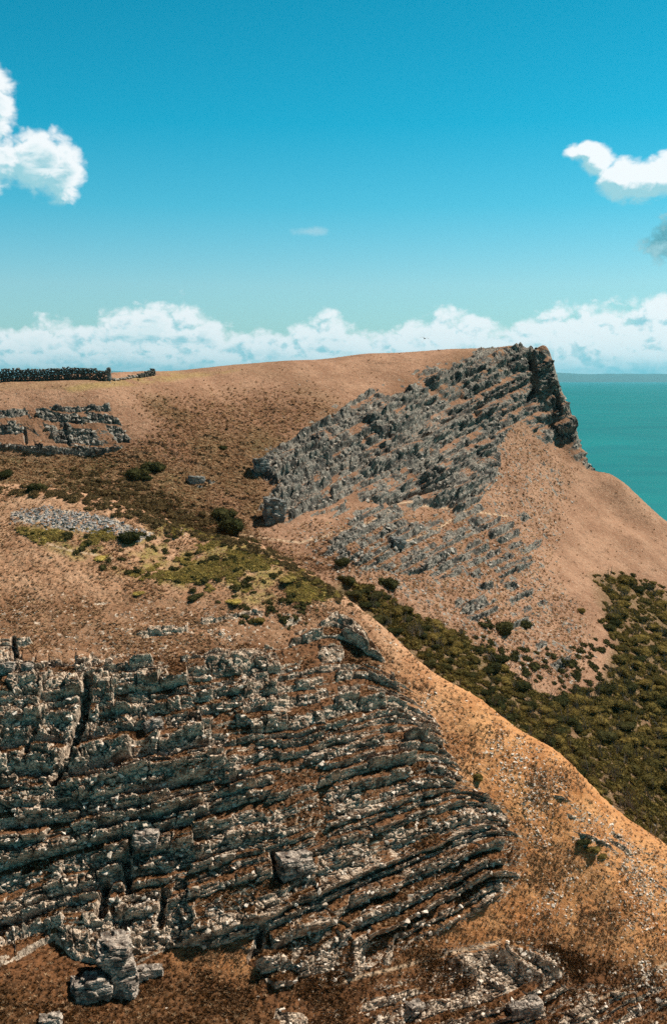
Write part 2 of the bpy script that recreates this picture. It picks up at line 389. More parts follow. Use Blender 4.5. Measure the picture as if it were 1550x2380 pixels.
X, Y = make_grid(RN, 0.75, 0.335, 1150, 70, 45, 200, 1150, 440, 1060)
Z = RN(X, Y)
bx, by = proj(X, Y, Z); VX, VY = (bx / V2R).astype(F4), (by / V2R).astype(F4)
X = X.astype(F4); Y = Y.astype(F4); Z = Z.astype(F4)
z0 = X * 0
nA = fbm(X, Y, z0, 0.07, 3, 11); nB = fbm(X, Y, z0 + 5, 0.35, 4, 12)
WX = VX + 14 * fbm(X, Y, z0, 0.16, 3, 21); WY = VY + 12 * fbm(X, Y, z0 + 9, 0.16, 3, 22)
Z = Z + 0.5 * nA + 0.16 * nB
P = np.stack([X, Y, Z], -1); N = grid_normals(P)
def mask(polys, soft=14):
    o = np.zeros(X.shape, F4)
    for pl in polys: o = np.maximum(o, sstep(polysd(WX, WY, pl), -soft, soft))
    return o
NROCK = [(-400,1590),(0,1572),(325,1545),(635,1500),(750,1440),(775,1430),(820,1430),(860,1490),(930,1600),(985,1670),(1040,1740),(1090,1830),(1160,1880),(1222,1960),(1200,2060),(1060,2140),(960,2200),(800,2290),(640,2290),(560,2190),(400,2205),(300,2250),(180,2230),(130,2190),(0,2255),(-400,2290)]
NR2 = [(880,2290),(1000,2215),(1180,2185),(1300,2225),(1320,2290),(1560,2300),(1750,2400),(1700,2500),(600,2500),(640,2330),(860,2330)]
NR3 = [(-400,1470),(60,1488),(170,1515),(250,1522),(262,1545),(170,1562),(0,1560),(-400,1560)]
NR4 = [(540,1415),(700,1400),(760,1420),(700,1455),(620,1480),(480,1500),(360,1490),(300,1465),(420,1450)]
NR5 = [(1300,1850),(1420,1880),(1550,1990),(1750,2100),(1750,2200),(1550,2110),(1400,2010),(1330,1950)]
mk = np.maximum(np.maximum(mask([NROCK], 24), mask([NR3], 12)), 0.55 * mask([NR2], 30))
mk = np.maximum(mk, 0.5 * mask([NR4], 22)); mk = np.maximum(mk, 0.25 * mask([NR5], 22))
left = sstep(WX, 760, 300); low = sstep(VY, 1800, 2050)
big = mask([NROCK], 30) * sstep(WX, 760, 420)
grassgap = sstep(fbm(X, Y, z0 + 3, 0.11, 3, 31), 0.16, 0.34) * (1 - 0.65 * big)
mk = mk * (1 - 0.62 * grassgap)
# bed contours (V coordinates of the base surface): gentle rise to the right, then a sharp bend down round the nose
xb = np.interp(VY, [1380, 1440, 1520, 1600, 1670, 1740, 1830, 1880, 1960, 2060, 2150, 2300], [800, 850, 870, 930, 985, 1040, 1090, 1160, 1215, 1225, 1280, 1400]).astype(F4)
VXp = np.clip(VX, -500, 1800)
tv = sstep(VY, 1480, 2050)
g = (0.05 + 0.10 * tv) * VXp + (0.00012 + 0.00008 * tv) * VXp * VXp
turn = np.logaddexp(0, (VX - xb + 45) / 22) * 22 * sstep(VY, 2290, 2190)
g = g - 1.75 * turn
foot = sstep(VY - 0.0 * VX, 2170, 2300) * sstep(VX, 500, 800)
S = (VY + g * (1 - 0.35 * foot)) / 39.0 + 0.5 * left * fbm(X, Y, z0 + 2, 0.16, 3, 66) + 0.22 * fbm(X, Y, z0 + 2, 0.3, 3, 67)
WV = X + 0.35 * (Y - 100) * 0.5 + 0.3 * nB
A = np.clip(mk * 1.4, 0.3, 1) * (0.80 + 0.22 * big) * (1 - 0.45 * foot * (1 - big))
mk = np.maximum(mk, 0.34 * mask([NROCK], 75))
d1, rk1, led1 = beds(S, WV, X, Y, Z, mk, A, 1.7, 100, 0.5)
d2, rk2, led2 = beds(S / 3.4 + 0.3, WV, X, Y, Z, mk * (0.35 + 0.65 * big), 1.15 * big, 4.5, 200, 0.55, 0.45, 0.04, 0.22)
rock = np.clip(np.maximum(rk1, 0.85 * rk2 * (led1 > 0.3)), 0, 1)
d = d1 + d2
# deep clefts in the left cliffs
for pts_, wd, dp in (([(205,1600),(190,1680),(165,1750),(125,1830)], 16, 2.2), ([(32,1490),(38,1535)], 9, 1.1), ([(612,2160),(604,2195),(588,2235)], 16, 1.3), ([(330,1940),(290,2000),(300,2080)], 12, 1.6), ([(250,2060),(240,2140)], 16, 2.0), ([(380,2080),(370,2160)],14,1.7),([(640,1990),(650,2040)],20,1.6),([(90,1690),(60,1770)],9,1.0)):
    dd = linesd(VX + 10 * nB, VY, pts_); d -= dp * sstep(dd, wd, wd * 0.3)
# angular blocks
sel = (mk > 0.15)
pp = (P + N * d[..., None])[sel]; pp = pp + 0.0
pa = pp * np.array([0.75, 0.75, 1.35], F4) + 0.15 * fbm(pp[:, 0], pp[:, 1], pp[:, 2], 1.4, 2, 41)[:, None]
h1, e1 = cellnoise(pa, 1.25, 61)
h2, e2 = cellnoise(pa, 0.48, 62)
cd_ = np.zeros(X.shape, F4); rs = sstep(rock, 0.2, 0.8)[sel]
add = (h1 - 0.5) * 0.42 + (h2 - 0.5) * 0.22 - 0.16 * sstep(e2, 0.14, 0.0) - 0.22 * sstep(e1, 0.12, 0.0)
cd_[sel] = add * (0.12 + 0.88 * rs) * (0.8 + 0.5 * big[sel])
d = d + cd_
nC = fbm(X, Y, Z, 1.3, 4, 51, 0.6)
d = d + 0.11 * nC * (1 + rock) + 0.22 * (1 - rock) * np.abs(fbm(X, Y, Z, 0.55, 3, 52, 0.6))
# tussocks
tus = sstep(fbm(X, Y, Z, 2.6, 3, 55, 0.7), 0.10, 0.5)
d = d + 0.10 * tus * (1 - rock) * (0.35 + 0.65 * sstep(fbm(X, Y, Z, 0.2, 3, 57), -0.2, 0.4))
P = P + N * d[..., None]
N2 = grid_normals(P)
steep = 1 - N2[..., 2]
rock = np.maximum(rock, sstep(steep, 0.42, 0.62) * sstep(mk, 0.05, 0.3))
rock = rock * (1 - 0.9 * sstep(N2[..., 2], 0.80, 0.94) * sstep(fbm(X, Y, Z, 0.5, 3, 58), -0.35, 0.1))
# stony ground
stony = mask([[(-400,1400),(200,1380),(500,1400),(760,1400),(830,1380),(900,1480),(1060,1640),(1250,1740),(1420,1900),(1560,2050),(1700,2200),(1500,2300),(1200,2200),(1220,1960),(1100,1840),(930,1600),(850,1400),(600,1520),(0,1600),(-400,1600)]], 40)
scree = mask([[(20,1190),(110,1180),(250,1200),(360,1240),(330,1262),(220,1238),(120,1228),(20,1215)]], 8)
rock = np.maximum(rock, 0.9 * scree * sstep(fbm(X, Y, Z, 0.8, 3, 70), -0.25, 0.1))
rock = np.maximum(rock, stony * sstep(fbm(X, Y, Z, 1.9, 3, 71, 0.6), 0.30, 0.44) * 0.9 * (1 - 0.8 * sstep(VX, 850, 1100)))
brown = np.clip(mask([NROCK], 40) * 0.9 + 1.0 * mask([[(-400,2180),(300,2200),(700,2280),(1000,2200),(1300,2180),(1560,2250),(1560,2600),(-400,2600)]], 60) + 0.45 * mask([[(-400,1400),(300,1370),(760,1420),(600,1510),(0,1590),(-400,1590)]], 30), 0, 1.0)  # brown turf; the bottom strip also has vignette darkening put into its colour
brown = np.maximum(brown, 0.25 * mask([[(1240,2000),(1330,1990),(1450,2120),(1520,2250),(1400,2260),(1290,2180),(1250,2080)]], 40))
green = 0.25 * mask([[(1290,1930),(1340,1950),(1480,2120),(1440,2150),(1330,2040)]], 22) + 0.7 * mask([[(-400,2300),(420,2290),(560,2320),(700,2420),(-400,2500)]], 40) * sstep(nA, -0.7, -0.1)  # bottom-left term paints vignette and cliff-foot shade into the dark turf colour
lush = mask([[(30,1222),(120,1225),(340,1240),(350,1205),(480,1236),(600,1270),(700,1325),(800,1375),(760,1400),(600,1405),(480,1380),(330,1350),(200,1310),(60,1250)]], 16) * sstep(fbm(X, Y, Z, 0.4, 3, 81), -0.25, 0.15)
warm = np.maximum(sstep(VX, 700, 1200) * sstep(VY, 1350, 1600), sstep(VY, 1900, 2200)) * 0.95
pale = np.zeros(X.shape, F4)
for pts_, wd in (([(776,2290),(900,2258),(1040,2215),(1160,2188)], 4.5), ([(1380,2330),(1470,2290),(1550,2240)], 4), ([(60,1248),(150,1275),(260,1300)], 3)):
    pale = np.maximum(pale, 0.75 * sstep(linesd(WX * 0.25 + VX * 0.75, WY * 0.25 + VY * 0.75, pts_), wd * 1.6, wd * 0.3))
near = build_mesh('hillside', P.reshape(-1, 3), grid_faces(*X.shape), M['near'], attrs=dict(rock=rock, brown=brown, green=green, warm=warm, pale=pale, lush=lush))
tag(near, kind='structure')
near_P, near_N, near_V = P, N2, (VX, VY)
near_rock, near_stony, near_scree, near_mk, near_brown = rock, stony, scree, mk, brown

# ================================================================== far headland
FC = [(-300,380,180),(0,387,188),(0,400,184),(0,409,181.5),(0,432,177.5),(0,452,175),(0,480,168),
      (100,379,192),(100,392,187),(95,409,183),(95,430,180),(95,455,177),(60,480,169),
      (155,372,204),(155,400,191),(150,440,181),(150,490,168),
      (230,368,216),(230,395,203),(230,430,190),(230,480,176),
      (300,363,222),(300,395,208),(300,430,196),(300,470,184),(270,520,167),
      (374,355,232),(374,380,221),(374,400,213),(374,440,199),(374,480,187),(344,540,164),(344,500,178),
      (430,352,240),(430,368,231),(430,385,225),(430,420,214),(430,460,201),(430,500,191),(430,540,176),(430,600,161),
      (480,351,245),(480,364,237),(480,390,231),(480,420,225),(480,460,215),(480,500,201),(480,520,191),(480,560,178),(480,620,162),
      (524,350,248),(520,370,243),(520,410,236),(520,440,229),(520,480,216),(520,540,194),(520,600,174),(520,660,157),
      (535,351,248),(545,356,247),(505,349.5,247),(550,400,245),(560,450,239),(560,500,222),(570,560,200),(580,620,177),(590,680,159),(600,740,146),
      (560,397,246),(568,415,244.5),(577,440,243),(585,461,242),(595,474,241.5),(610,485,241.5),(625,494,241.5),(640,503,241.5),(655,514,241),(625,520,229),(640,540,221),(640,600,195),(640,660,172),(640,720,156),(660,780,143),
      (666,522,240),(666,560,220),(666,590,207),(666,640,184),
      (800,640,215),(800,700,185),(800,800,152),(1000,800,190),(1000,950,150),(-300,480,165),(-300,430,175)]
fpts = [unproj(*c) for c in FC]
for (px_, py_, d_) in [(-300,380,180),(0,382,192),(100,377,197),(155,372,206),(230,367,220),(300,362.5,226),(374,355,234),(430,352,243),(480,350.5,249)]:
    x, y, z = unproj(px_, py_, d_); fpts += [(x * (1 + 16 / d_), y + 16, z - 0.6), (x * (1 + 45 / d_), y + 45, z - 3.5), (x * 1.5, y + 110, z - 22)]
for (px_, py_, d_) in [(545,352,250),(552,380,247),(560,396,246),(570,420,244.5),(578,442,243),(586,461,242),(598,472,242),(615,484,242),(630,494,242),(645,505,242),(666,524,241),(800,640,218),(1000,800,195)]:
    x, y, z = unproj(px_, py_, d_); k = 1
    far_ = px_ > 590
    fpts += [(x + (5 if not far_ else 4), y + (5 if not far_ else 7), z - (13 if not far_ else 7)), (x + 16, y + 14, max(z - 34, -4)), (x + 50, y + 40, -14)]
fpts.append((unproj(524, 348.5, 248)[0] , 262, 66)); fpts.append((unproj(500, 348.5, 248)[0], 300, 55)); fpts.append((40, 330, 20))
for (px_, py_, d_) in [(0,505,161),(60,520,158),(170,560,155),(250,600,150),(344,655,143),(425,725,134),(475,770,130),(520,810,127),(600,870,124),(666,900,124),(900,1100,120)]:
    fpts.append(unproj(px_, py_, d_))
fpts += [(x, y, -25 + 0.1 * (x < 80) * (380 - y)) for x in (70, 100, 140, 200, 280) for y in (285, 330, 380)]
for x in (-70, -30, 10, 50, 90): fpts.append((x, 95, -12)) 
RF = RBF(fpts, 4.0)
X, Y = make_grid(RF, 0.8, 0.335, 1150, 70, 112, 380, 900, 330, 860)
Z = np.maximum(RF(X, Y), -6)
bx, by = proj(X, Y, Z); VX, VY = (bx / V2R).astype(F4), (by / V2R).astype(F4)
X = X.astype(F4); Y = Y.astype(F4); Z = Z.astype(F4); z0 = X * 0
nA = fbm(X, Y, z0, 0.06, 3, 311); nB = fbm(X, Y, z0 + 5, 0.3, 4, 312)
WX = VX + 10 * fbm(X, Y, z0, 0.13, 3, 321); WY = VY + 7 * fbm(X, Y, z0 + 9, 0.13, 3, 322)
flat = sstep(VY, 930, 880)
Z = Z + (0.45 * nA + 0.14 * nB) * (1 - 0.7 * flat)
P = np.stack([X, Y, Z], -1); N = grid_normals(P)
FR1 = [(585,1090),(640,1045),(780,955),(900,900),(1000,858),(1100,832),(1180,812),(1225,808),(1275,820),(1290,870),(1310,905),(1340,980),(1365,1050),(1385,1100),(1345,1095),(1290,1045),(1250,1010),(1210,975),(1165,1000),(1150,1060),(1150,1120),(1100,1175),(1030,1195),(900,1172),(790,1175),(720,1200),(645,1225),(612,1190),(640,1135),(600,1110)]
FR2 = [(740,1262),(790,1190),(880,1180),(1000,1190),(1110,1165),(1190,1220),(1250,1310),(1130,1350),(1040,1350),(930,1340),(800,1312),(740,1290)]
FR3 = [(1040,1370),(1150,1340),(1230,1370),(1310,1410),(1350,1500),(1300,1570),(1220,1510),(1150,1460),(1060,1440)]
FR4 = [(-400,950),(30,960),(120,945),(250,945),(285,990),(310,1020),(290,1045),(200,1062),(100,1055),(0,1042),(-400,1045)]
FR5 = [(440,1105),(480,1100),(500,1130),(460,1140)]
FR6 = [(1150,1120),(1230,1200),(1270,1320),(1200,1340),(1140,1240)]
m1 = mask([FR1], 24); m4 = mask([FR4], 8)
mk = np.maximum(np.maximum(m1, m4), np.maximum(0.78 * mask([FR2], 14), np.maximum(0.55 * mask([FR3], 16), 0.6 * mask([FR5], 8))))
mk = np.maximum(mk, 0.5 * mask([FR6], 18))
gap = sstep(fbm(X, Y, Z, 0.12, 3, 331), 0.12, 0.3)
mk = mk * (1 - 0.5 * gap)
VXp = np.clip(VX, -400, 2000)
slope = 0.52 * np.maximum(VXp - 420, 0)
S = np.where(VX < 425, VY / 30.0 + 0.9 * fbm(X, Y, z0, 0.12, 3, 341), (VY + slope) / 24.0)
WV = 0.82 * X + 0.57 * (Z - 40) * 1.3 + 0.2 * nB
d1, rk1, led1 = beds(S, WV, X, Y, Z, mk, 0.62 + 0.25 * m1, 1.5, 400, 0.45, 0.42, 0.22)
d2, rk2, led2 = beds(S / 2.3 + 0.3, WV, X, Y, Z, mk * m1, 1.25 * m1 + 0.9 * m4, 6.0, 500, 0.4, 0.5, 0.1)
rock = np.clip(np.maximum(rk1, rk2 * (led1 > 0.3)), 0, 1)
rock = np.maximum(rock, 0.42 * sstep(m1, 0.4, 0.8) * (1 - 0.6 * gap))
d = d1 + d2
for pts_, wd, dp in (([(1232,835),(1240,900),(1225,950)], 11, 4.0), ([(1290,910),(1300,960)], 7, 2.0), ([(150,990),(162,1040)], 5, 0.6), ([(56,1000),(62,1035)], 5, 0.5), ([(905,1170),(960,1150),(1040,1140)], 7, 1.5)):
    dd = linesd(VX + 4 * nB, VY, pts_); d -= dp * sstep(dd, wd, wd * 0.3)
sel = (mk > 0.12)
pp = (P + N * d[..., None])[sel]
ca, sa = math.cos(0.9), math.sin(0.9)
pr = np.stack([pp[:, 0] * ca + pp[:, 2] * sa, pp[:, 1], -pp[:, 0] * sa + pp[:, 2] * ca], -1)
pa = pr * np.array([1.15, 0.9, 0.8], F4)
h1, e1 = cellnoise(pa, 1.35, 361); h2, e2 = cellnoise(pa, 0.6, 362)
cd_ = np.zeros(X.shape, F4); rs = sstep(rock, 0.2, 0.8)[sel]
add = (h1 - 0.5) * 0.50 + (h2 - 0.5) * 0.24 - 0.25 * sstep(e2, 0.14, 0.0) - 0.3 * sstep(e1, 0.12, 0.0)
cd_[sel] = add * (0.10 + 0.90 * rs)
d = d + cd_
d = d + 0.12 * fbm(X, Y, Z, 0.9, 4, 351, 0.6) * (1 + rock) * (1 - 0.6 * flat)
bowl = mask([[(330,930),(700,920),(780,950),(640,1050),(600,1100),(640,1180),(600,1240),(760,1330),(500,1260),(330,1200),(0,1130),(-400,1150),(-400,1060),(100,1070),(320,1040),(380,980)]], 40)
tus = sstep(fbm(X * 0.6, Y, Z * 1.5, 1.1, 3, 355), 0.10, 0.42)
d = d + 0.30 * tus * bowl * (1 - rock)
P = P + N * d[..., None]; N2 = grid_normals(P)
steep = 1 - N2[..., 2]
rock = np.maximum(rock, sstep(steep, 0.45, 0.62) * sstep(mk, 0.05, 0.3))
rock = rock * (1 - 0.8 * sstep(N2[..., 2], 0.80, 0.95) * sstep(fbm(X, Y, Z, 0.4, 3, 358), -0.15, 0.2))
talus = mask([[(1000,1200),(1150,1000),(1230,980),(1330,1100),(1300,1200),(1280,1330),(1340,1420),(1370,1500),(1330,1600),(1200,1560),(1060,1470),(900,1380),(740,1320),(700,1230),(840,1200)]], 30)
rock = np.maximum(rock, talus * sstep(fbm(X * 1.3, Y, Z * 0.8, 1.0, 3, 371, 0.6), 0.18, 0.36) * 0.62)
edge_st = mask([[(560,1080),(800,930),(1000,845),(1180,805),(1230,806),(1230,830),(1000,880),(820,990),(640,1080)]], 10)
rock = np.maximum(rock, edge_st * sstep(fbm(X, Y, Z, 0.8, 3, 372, 0.6), 0.25, 0.42) * 0.8)
brown = np.clip(0.55 * bowl + 0.35 * mask([FR1, FR2], 20) + 0.45 * mask([FR4], 20), 0, 0.9)
green = np.clip(0.85 * bowl * sstep(fbm(X, Y, Z, 0.1, 3, 381), -0.25, 0.25), 0, 1) + 0.25 * flat * sstep(nA, -0.1, 0.3)
green = np.clip(green + 0.8 * mask([[(-400,1065),(330,1055),(420,1100),(600,1250),(300,1230),(200,1150),(-400,1120)]], 25), 0, 1)
green = np.maximum(green, 0.9 * mask([[(790,1340),(900,1400),(1000,1450),(1100,1490),(1170,1560),(1250,1610),(1330,1640),(1400,1580),(1430,1500),(1400,1420),(1375,1345),(1430,1335),(1700,1420),(1700,2200),(700,1500)]], 18))
lush = 0.6 * mask([[(150,900),(360,872),(560,862),(360,890),(160,912)]], 5) + 0.35 * mask([[(-50,893),(120,885),(300,880),(200,900),(-50,912)]], 6) * 0.6
warm = 0.08 + z0
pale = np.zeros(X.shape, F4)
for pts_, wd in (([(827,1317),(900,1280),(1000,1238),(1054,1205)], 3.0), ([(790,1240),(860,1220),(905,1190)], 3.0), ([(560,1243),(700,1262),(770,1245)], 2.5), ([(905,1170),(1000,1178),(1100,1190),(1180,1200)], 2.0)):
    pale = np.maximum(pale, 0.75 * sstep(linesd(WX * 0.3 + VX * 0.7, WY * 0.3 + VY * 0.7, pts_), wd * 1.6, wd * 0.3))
far = build_mesh('headland', P.reshape(-1, 3), grid_faces(*X.shape), M['far'], attrs=dict(rock=rock, brown=brown, green=green, warm=warm, pale=pale, lush=lush))
tag(far, kind='structure')
far_P, far_N, far_V = P, N2, (VX, VY)
far_rock, far_talus, far_mk, far_bowl = rock, talus, mk, bowl
far_flat = flat
#PART2
# ------------------------------------------------------------------ lookup of ground points by their place on each hill
class Ground:
    """finds the visible ground point of a hill nearest to a V coordinate"""
    def __init__(s, P, N, gate=None):
        s.P = P.reshape(-1, 3); s.N = N.reshape(-1, 3)
        px, py = proj(s.P[:, 0], s.P[:, 1], s.P[:, 2]); s.vx, s.vy = px / V2R, py / V2R
        ok = ((s.N * np.stack([-s.P[:, 0], -s.P[:, 1], CAM_H - s.P[:, 2]], -1)).sum(1) > 0)
        s.idx = np.where(ok)[0]
    def at(s, vx, vy):
        i = s.idx; d = (s.vx[i] - vx) ** 2 + (s.vy[i] - vy) ** 2
        c = i[d < d.min() + 9.0]; j = c[np.argmin(s.P[c, 1])]
        return s.P[j]
    def pick(s, weight, n, rng):
        w_ = weight.reshape(-1)[s.idx].astype(np.float64).copy(); w_[w_ < 0] = 0
        cs = np.cumsum(w_); return s.idx[np.searchsorted(cs, rng.random(n) * cs[-1])]
GN = Ground(near_P, near_N); GF = Ground(far_P, far_N)
def on_screen(G): return ((G.vx > -60) & (G.vx < 1610) & (G.vy < 2420)).reshape(-1)

# ------------------------------------------------------------------ stones
import bmesh
rng = np.random.default_rng(7)
def hull(n, sx, sy, sz, r, cuts=True):
    bm = bmesh.new()
    for _ in range(n):
        v = r.normal(size=3); v /= np.abs(v).max() ** 0.75 * np.linalg.norm(v) ** 0.25
        v = v * (0.8 + 0.25 * r.random()); bm.verts.new((v[0] * sx, v[1] * sy, v[2] * sz))
    bmesh.ops.convex_hull(bm, input=bm.verts)
    bmesh.ops.delete(bm, geom=[v for v in bm.verts if not v.link_faces], context='VERTS')
    bmesh.ops.triangulate(bm, faces=bm.faces)
    bm.verts.index_update()
    V = np.array([v.co[:] for v in bm.verts], F4); Fc = np.array([[v.index for v in f.verts] for f in bm.faces], np.int32); bm.free()
    return V, Fc
STONES = [hull(14, 1, 0.75, 0.55, rng) for _ in range(10)]
def frames(Nrm, ang):
    up = Nrm; a = np.stack([np.cos(ang), np.sin(ang), ang * 0], -1)
    t = a - (a * up).sum(-1, keepdims=True) * up; t /= np.linalg.norm(t, axis=-1, keepdims=True) + 1e-9
    return np.stack([t, np.cross(up, t), up], -2)      # rows are axes
def scatter(name, protos, pos, axes, size, mat, attrs_seed=None, smooth=False):
    vs, fs, rnd, off = [], [], [], 0
    which = rng.integers(0, len(protos), len(pos))
    for k, (V, Fc) in enumerate(protos):
        m_ = which == k; n = m_.sum()
        if not n: continue
        sz = size[m_]; sz = sz[:, None] if sz.ndim == 1 else sz
        q = V[None] * sz[:, None, :]
        q = np.einsum('nvi,nij->nvj', q, axes[m_]) + pos[m_][:, None]
        vs.append(q.reshape(-1, 3)); fs.append((Fc[None] + (np.arange(n) * len(V))[:, None, None] + off).reshape(-1, 3)); off += n * len(V)
        rnd.append(np.repeat(rng.random(n), len(V)))
    return build_mesh(name, np.concatenate(vs), np.concatenate(fs), mat, smooth=smooth, tris=True, attrs=dict(rnd=np.concatenate(rnd)))
def stone_mat(name, a, b):
    m_, t = new_mat(name); pos = t.n('ShaderNodeTexCoord').outputs['Object']
    r_ = t.n('ShaderNodeAttribute', attribute_name='rnd').outputs['Fac']
    c = t.mix(r_, a, b); n1 = t.noise(pos, 3.0, 4, 0.65)
    c = t.mix(t.sm(n1, 0.5, 0.7, 0.0, 0.6), c, (0.17, 0.12, 0.08))
    out(t, c, 0.9, n1, 0.6, 0.1, 0.15); return m_
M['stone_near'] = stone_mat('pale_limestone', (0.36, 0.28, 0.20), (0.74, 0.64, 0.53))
M['stone_far'] = stone_mat('grey_limestone', (0.20, 0.18, 0.15), (0.42, 0.38, 0.32))
M['scree'] = stone_mat('grey_scree', (0.15, 0.15, 0.15), (0.42, 0.40, 0.37))
def strew(name, G, weight, n, smin, smax, mat, up=0.5, sink=0.1, power=2.5):
    j = G.pick(weight * on_screen(G).reshape(weight.shape), n, rng)
    p = G.P[j]; nn = G.N[j] * (1 - up) + np.array([0, 0, up]); nn = nn + rng.normal(size=nn.shape) * 0.18; nn /= np.linalg.norm(nn, axis=1, keepdims=True)
    sz = smin + (smax - smin) * rng.random(n) ** power
    s3 = sz[:, None] * (0.75 + 0.5 * rng.random((n, 3)))
    o = scatter(name, STONES, p - np.array([0, 0, 1]) * (sink * sz)[:, None], frames(nn, rng.random(n) * 6.28), s3, mat)
    return tag(o, kind='stuff')
clump = sstep(fbm(near_P[..., 0], near_P[..., 1], near_P[..., 2], 0.28, 3, 93), -0.15, 0.55) ** 1.5 + 0.06
wn = (near_stony * 0.8 + 0.05) * clump
o = strew('loose_stones', GN, wn * (near_mk < 0.5), 9000, 0.03, 0.26, M['stone_near'], power=4.5, sink=0.3)
tag(o, 'pale limestone fragments littering the dry slope of the near hill', 'stones')
o = strew('scree', GN, near_scree ** 2, 2000, 0.05, 0.32, M['scree'])
tag(o, 'tongue of grey scree lying below the knoll on the left', 'scree')
o = strew('broken_rock', GN, (near_rock > 0.5) * near_mk, 6500, 0.05, 0.38, M['stone_near'], 0.75, 0.25, 3.0)  # real debris, its pale tone also standing in for sunlit ledge lips
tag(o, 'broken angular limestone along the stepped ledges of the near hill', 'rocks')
o = strew('far_broken_rock', GF, (far_rock > 0.5) * far_mk, 1800, 0.15, 0.50, M['stone_far'], 0.5, 0.25, 2.0)
o.name = 'crag_rubble'; tag(o, 'grey angular rock broken along the crag of the headland', 'rocks')
o = strew('talus', GF, far_talus * 0.9 + 0.01, 6000, 0.08, 0.36, M['stone_far'], 0.4, 0.1, 2.5)
tag(o, 'grey and tan talus stones spilling down the headland slope', 'stones')

# ------------------------------------------------------------------ boulders one could point to
def boulder_mesh(name, size, seed, bedded=0.12, sub=4, mat=None):
    bm = bmesh.new(); bmesh.ops.create_cube(bm, size=2.0)
    bmesh.ops.subdivide_edges(bm, edges=bm.edges, cuts=26, use_grid_fill=True)
    bm.verts.index_update(); V = np.array([v.co[:] for v in bm.verts], F4)
    nrm = V / (np.linalg.norm(V, axis=1, keepdims=True)); V = V * 0.78 + nrm * 0.38
    V = V * np.array(size, F4) * 0.5
    o_ = seed * 13.7
    V += nrm * (0.16 * min(size) * fbm(V[:, 0] + o_, V[:, 1], V[:, 2], 0.8, 3, seed))[:, None]
    h_, e_ = cellnoise(V * np.array([1, 1, 1.7], F4) + o_, 0.7 * min(size) ** 0.5, seed)
    V += nrm * ((h_ - 0.5) * 0.30 * min(size) - 0.08 * sstep(e_, 0.12, 0))[:, None]
    zb = np.mod(V[:, 2] / (0.34 * size[2] ** 0.5) + 0.2 * fbm(V[:, 0], V[:, 1], V[:, 2], 0.9, 2, seed + 4), 1.0)
    V[:, :2] *= (1 - bedded * sstep(zb, 0.75, 1.0) * sstep(zb, 1.02, 0.97))[:, None]
    for v, c in zip(bm.verts, V): v.co = c
    me = bpy.data.meshes.new(name); bm.to_mesh(me); bm.free(); me.materials.append(mat or M['boulder'])
    return me
m_, t = new_mat('bedded_limestone'); pos = t.n('ShaderNodeTexCoord').outputs['Object']
out(t, rock_color(t, pos, (0.56, 0.47, 0.38), (0.13, 0.105, 0.085), 1.0, 0.5), 0.92, t.noise(pos, 3.5, 5, 0.65), 0.9, 0.2, 0.15); M['boulder'] = m_
m_, t = new_mat('grey_bedded_limestone'); pos = t.n('ShaderNodeTexCoord').outputs['Object']
out(t, rock_color(t, pos, (0.38, 0.37, 0.33), (0.13, 0.135, 0.13), 0.7, 0.4), 0.92, t.noise(pos, 3.0, 5, 0.65), 0.9, 0.2, 0.15); M['boulder_grey'] = m_
def boulder(G, vx, vy, size, label, rz=0.0, seed=1, name='boulder', cat='boulder', group=None, mat=None, lift=0.3):
    p = G.at(vx, vy); me = boulder_mesh(name, size, seed, mat=mat); o = bpy.data.objects.new(name, me); COL.objects.link(o)
    o.location = (p[0], p[1], p[2] + size[2] * lift); o.rotation_euler = (0.06 * math.sin(seed), 0.07 * math.cos(seed * 2), rz)
    return tag(o, label, cat, group)
# two-storey pillar standing in the grass, with its blocks as parts
pb = GN.at(268, 2305)
root = bpy.data.objects.new('rock_pillar', None); COL.objects.link(root); root.location = pb
tag(root, 'freestanding stacked limestone pillar in brown grass at bottom left', 'rock pillar')
def pblock(nm, size, loc, seed):
    o = bpy.data.objects.new(nm, boulder_mesh(nm, size, seed)); COL.objects.link(o); o.parent = root; o.location = loc
    o.rotation_euler = (0, 0.06 * (seed % 3 - 1), seed); return o
pblock('footing', (2.3, 2.0, 1.7), (0.7, 0.2, 0.5), 3)
pblock('shaft', (2.2, 2.0, 1.7), (0.5, 0.6, 1.7), 5)
pblock('capstone', (3.0, 2.3, 2.0), (-0.1, 0.9, 3.1), 8)
boulder(GN, 212, 2308, (2.9, 2.2, 1.8), 'low rounded limestone block at the left foot of the rock pillar', 0.3, 11, lift=0.25)
boulder(GN, 331, 2272, (1.1, 1.0, 1.0), 'small pale block in the grass just right of the rock pillar', 0.5, 12)
boulder(GN, 362, 2262, (1.3, 0.9, 0.7), 'flattish stone two steps right of the rock pillar', 0.2, 13)
boulder(GN, 118, 2380, (1.6, 1.2, 0.9), 'lone pale stone lying by itself in the dark grass below the rock pillar', 0.2, 14)
boulder(GN, 690, 2015, (3.0, 2.0, 1.7), 'blunt dark-faced block jutting from a ledge beside the brown grass shelf', 0.4, 15, lift=0.02)
boulder(GN, 340, 1962, (2.0, 1.5, 1.3), 'grass-capped limestone hump below the highest left cliffs', 0.1, 16, lift=0.2)
boulder(GN, 355, 1695, (1.8, 1.2, 1.1), 'smooth pale tilted slab lying against the left cliff steps', 0.5, 17, lift=0.2)
boulder(GN, 19, 1556, (1.4, 1.1, 0.8), 'pale block at the left edge under the uppermost short cliff', 0.2, 18)
boulder(GN, 66, 1553, (1.0, 0.9, 0.6), 'small pale block right of the one at the left edge under the short cliff', 0.7, 19)
boulder(GN, 1215, 2342, (3.0, 1.7, 1.2), 'wide undercut limestone block near the bottom edge right of centre', 0.25, 20, lift=0.05)
